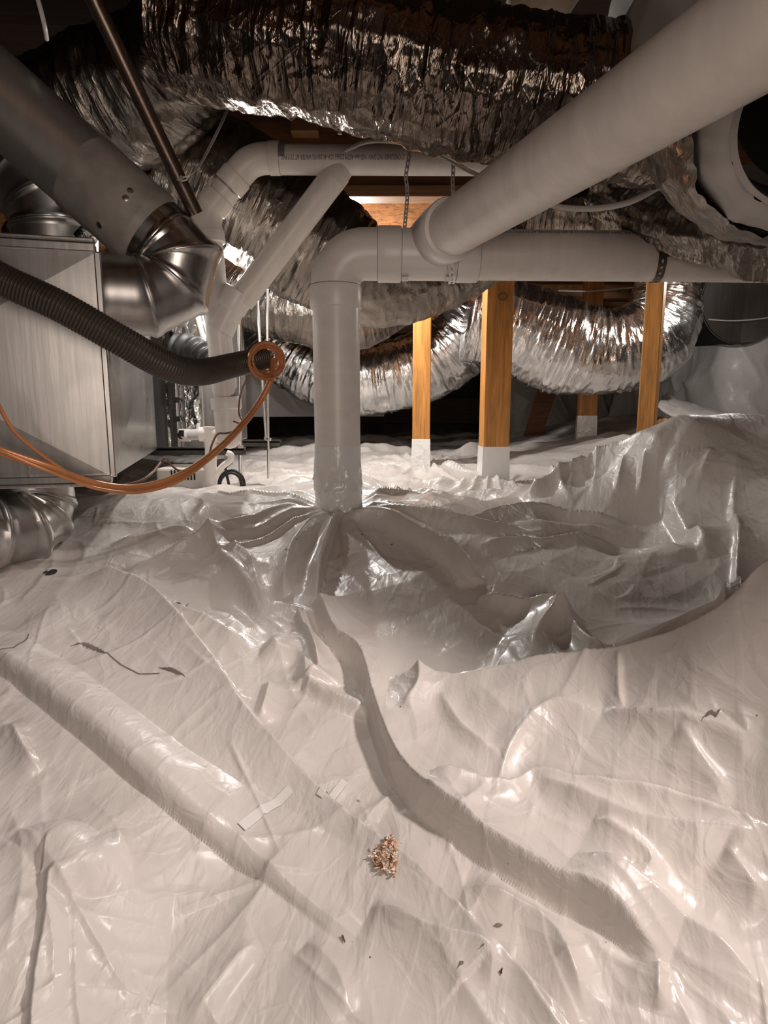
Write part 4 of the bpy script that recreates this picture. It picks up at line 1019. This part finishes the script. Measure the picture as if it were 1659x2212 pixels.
for k in range(260):
    a = random.uniform(-.8, .8); d_ = random.uniform(-.04, .18)
    c_ = hc + np.array([hr_ * .92 * math.sin(a), d_, -hr_ * .93 * math.cos(a) + random.uniform(0, .02)])
    v = np.array([[random.gauss(0, .010), random.gauss(0, .010), random.gauss(0, .004)] for _ in range(4)]) + c_
    b_.add(v, [(0, 1, 2), (0, 2, 3), (0, 3, 1), (1, 3, 2)])
b_.build('leaf_debris', M['debris'], vh, False, kind='stuff')
tube('vent_lip', [(1530, 690, 2.93), (1580, 693, 2.92), (1630, 690, 2.92), (1670, 685, 2.93)], .003, M['white_wire'], vh, 8, 20)

# items at the right back: folded foam board and brown insulation
fb = B(); q = [at(1425, 868, 2.75), at(1450, 858, 2.9), at(1625, 945, 2.65), at(1590, 958, 2.5)]
nx, nz = 40, 30
U_, V_ = np.meshgrid(np.linspace(0, 1, nx), np.linspace(0, 1, nz))
q = [np.array(at(1420, 882, 2.55)), np.array(at(1440, 858, 3.0)), np.array(at(1600, 948, 2.45)), np.array(at(1600, 905, 2.95))]
Pq = (1 - U_)[..., None] * (1 - V_)[..., None] * q[0] + (1 - U_)[..., None] * V_[..., None] * q[1] + U_[..., None] * (1 - V_)[..., None] * q[2] + U_[..., None] * V_[..., None] * q[3]
dz = (ridged(U_ * 3, V_ * 3, s=5) - .4) * .03 + .03 * np.sin(V_ * math.pi)
fs = gridmesh('folded_sheet', Pq[..., 0], Pq[..., 1], Pq[..., 2] + dz, M['sheet'])
fs['label'] = 'loose folded end of white plastic lying at the back right behind the mound'; fs['category'] = 'plastic sheet'
sm = fs.modifiers.new('solidify', 'SOLIDIFY'); sm.thickness = .006
c_ = at(1462, 930, 2.35); th = np.linspace(.08, math.pi - .08, 40)
B().sweep(np.array([c_ + np.array([x_, .03 * x_, -.4 * x_ * .3]) for x_ in np.linspace(-.10, .13, 40)]), [math.sin(t) * .045 + .003 for t in th], 40, True,
          lambda u, v: (ridged(u * 40, np.cos(v) * 3, np.sin(v) * 3, s=33) - .4) * .025).build('insulation_wad', M['fiberglass'], None, label='brown fluffy insulation wad beside the foot of the right post', cat='insulation', angle=180)
# batt hanging at the top
c_ = at(1175, -10, 1.22)
B().sweep(np.array([c_ + np.array([x_, 0, .02 * math.sin(x_ * 20)]) for x_ in np.linspace(-.06, .06, 30)]), [math.sin(t) * .035 + .02 for t in np.linspace(.1, math.pi - .1, 30)], 40, True,
          lambda u, v: (ridged(u * 14, np.cos(v) * 2, np.sin(v) * 2, s=31) - .4) * .016).build('insulation_batt', M['batt'], None, label='tan paper-faced insulation chunk tucked between joists at the top', cat='insulation', angle=180)

# black printed sack at the left edge
B().sweep(np.array([at(40, 470, 1.36), at(42, 500, 1.36), at(40, 535, 1.36)]), [.012, .030, .028], 24, True, lambda u, v: (ridged(u * 20, np.cos(v) * 2, np.sin(v) * 2, s=3) - .4) * .015).build('black_sack', M['black_rubber'], None, label='small crumpled black plastic sack on the plenum top at the left edge', cat='sack', angle=180)

# ================================================================== SMALL THINGS ON THE SHEET
def on_sheet_strip(name, px_pts, w, m, label, parent, n=40, lift=.0016, jag=0):
    P = np.array([onsheet(a, b) for a, b in px_pts]); n = max(n, 90); Q = resample(P, n)
    T = np.gradient(Q, axis=0); T /= np.linalg.norm(T, axis=1)[:, None]; S_ = np.stack([-T[:, 1], T[:, 0]], -1)
    V = []
    for i in range(n):
        wi = w * (1 if not jag else max(.15, math.sin(math.pi * (i + .5) / n)) * random.uniform(.4, 1.3))
        for k in (-.5, -.17, .17, .5):
            x, y = Q[i, 0] + S_[i, 0] * k * wi, Q[i, 1] + S_[i, 1] * k * wi; V.append((x, y, gz(x, y) + lift))
    F = [(i * 4 + k, i * 4 + k + 1, (i + 1) * 4 + k + 1, (i + 1) * 4 + k) for i in range(n - 1) for k in range(3)]
    return B().add(V, F).build(name, m, parent, True, label=label, angle=180)
on_sheet_strip('tape_strip', [(522, 1790), (580, 1750), (628, 1712)], .010, M['clear_tape'], 'shiny clear tape strip', sheet)
on_sheet_strip('tape_strip', [(690, 1728), (745, 1690)], .008, M['clear_tape'], 'faint tape strip', sheet)
M['mark'] = simple('dark_scuff', (.20, .165, .145), .5, 0, .3, 60)
on_sheet_strip('scuff_mark', [(152, 1398), (180, 1392), (215, 1408), (235, 1415)], .008, M['mark'], 'dark torn scuff', sheet, 30, .0008, 1)
on_sheet_strip('scuff_mark', [(232, 1412), (262, 1438), (300, 1458), (345, 1458)], .0016, M['mark'], 'thin dark scratch line', sheet, 50, .0008)
on_sheet_strip('scuff_mark', [(343, 1445), (375, 1452), (400, 1465)], .006, M['mark'], 'dark torn scuff', sheet, 30, .0008, 1)
on_sheet_strip('scuff_mark', [(372, 1298), (390, 1305), (408, 1305)], .006, M['mark'], 'dark torn scuff', sheet, 20, .0008, 1)
on_sheet_strip('scuff_mark', [(1515, 1560), (1535, 1543), (1545, 1550), (1557, 1535)], .004, M['mark'], 'dark bird-shaped tear', sheet, 30, .0008, 1)
on_sheet_strip('scuff_mark', [(0, 1406), (30, 1400), (55, 1385), (62, 1372)], .0016, M['mark'], 'thin dark scratch line', sheet, 30, .0008)
on_sheet_strip('scuff_mark', [(1066, 2008), (1075, 2002), (1086, 2002)], .003, M['mark'], 'small dark curved mark', sheet, 16, .0008, 1)
for x_, y_, w_ in ((98, 1238, .006), (106, 1240, .010), (114, 1238, .012)):
    q = onsheet(x_, y_); V = [(q[0] + w_ * .5 * math.cos(a) * .8, q[1] + w_ * .9 * math.sin(a), gz(q[0] + w_ * .5 * math.cos(a), q[1] + w_ * .9 * math.sin(a)) + .0012) for a in np.linspace(0, 2 * math.pi, 12, endpoint=False)]
    B().add(V, [tuple(range(12))]).build('puncture_hole', M['dark'], sheet, False)
# debris pile
b_ = B()
tri = [(862, 1815), (800, 1842), (812, 1862), (856, 1878)]
for k in range(1300):
    w4 = np.random.default_rng(k).dirichlet([1, 1, .7, 1]); x_ = sum(w * t[0] for w, t in zip(w4, tri)); y_ = sum(w * t[1] for w, t in zip(w4, tri))
    if k == 0: ctr = onsheet(835, 1848)
    d = ray(x_, y_); t = (ctr[2] - CAM[2]) / d[2]; X_, Y_ = d[0] * t, d[1] * t
    c_ = np.array([X_, Y_, gz(X_, Y_) + random.uniform(0, .004)])
    sz = random.choice([.0008, .0010, .0013, .0020])
    v = np.array([[random.gauss(0, sz), random.gauss(0, sz), random.gauss(0, sz * .6)] for _ in range(4)]) + c_
    b_.add(v, [(0, 1, 2), (0, 2, 3), (0, 3, 1), (1, 3, 2)])
b_.build('debris_pile', M['debris'], None, False, label='small heap of brown wood crumbs lying on the sheet in the foreground', cat='debris', kind='stuff')
# loose crumbs
for x_, y_, lb in [(783, 1156, 'dark dirt crumb just in front of the wrapped drain pipe foot'), (845, 1180, 'dark dirt crumb on the glossy patch right of the drain pipe foot'),
                   (742, 2035, 'dark crumb at the lower end of the rolled fold in the foreground'), (1040, 2060, 'crumb in the bottom foreground, highest of the three near each other'),
                   (995, 2085, 'crumb in the bottom foreground, leftmost of the three near each other'), (1080, 2100, 'crumb in the bottom foreground, rightmost of the three near each other'),
                   (640, 1168, 'brown crumb left of the drain pipe foot, upper one of two'), (776, 1735, 'black crumb in the shade left of the big curved fold'),
                   (620, 1190, 'brown crumb left of the drain pipe foot, lower one of two')]:
    q = onsheet(x_, y_); s_ = .0016
    v = np.array([[random.gauss(0, s_), random.gauss(0, s_), abs(random.gauss(0, s_))] for _ in range(6)]) + q
    b = B(); b.add(v, [(0, 1, 2), (0, 2, 3), (0, 3, 4), (0, 4, 1), (5, 2, 1), (5, 3, 2), (5, 4, 3), (5, 1, 4)])
    b.build('dirt_crumb', M['mark'], None, False, label=lb, cat='crumb', group='dirt crumbs on the sheet')

# ================================================================== WORK LAMPS AND ONE ADDED FILL LAMP (their light belongs to them)
def work_lamp(px_, py_, Y, power, label, col=(1, .975, .94)):
    c = at(px_, py_, Y); t = thing('work_lamp', label, 'lamp', c)
    th = np.linspace(.05, math.pi * .93, 14); r = .011
    B().sweep(np.array([c + np.array([0, 0, -r * math.cos(a)]) for a in th]), [r * math.sin(a) for a in th], 20).build('bulb', M['bulb'], t)
    B().sweep(np.array([c + np.array([0, 0, .009]), c + np.array([0, 0, .014]), c + np.array([0, 0, .05]), c + np.array([0, 0, .055])]), [.008, .014, .014, .006], 16).build('socket', M['black_rubber'], t)
    B().sweep(np.array([c + np.array([0, 0, .05]), [c[0] + .01, c[1] + .02, CZ + .005]]), .003, 8).build('cord', M['black_rubber'], t)
    l = bpy.data.lights.new('lamp_light', 'POINT'); l.energy = power; l.shadow_soft_size = .014; l.color = col
    o = bpy.data.objects.new('lamp_light', l); COL.objects.link(o); o.parent = t; o.location = (0, -.0, -.028)
work_lamp(495, 543, 1.62, 8, 'lit bare work lamp glowing behind the upper part of the small drain pipe')
work_lamp(745, 560, 2.25, 22, 'lit bare work lamp hidden behind the big drain elbow')
work_lamp(1575, 575, 2.3, 4.5, 'added bare fill lamp, unseen behind the horizontal drain pipe at the right')  # unseen lamp added to brighten the hung wall sheet
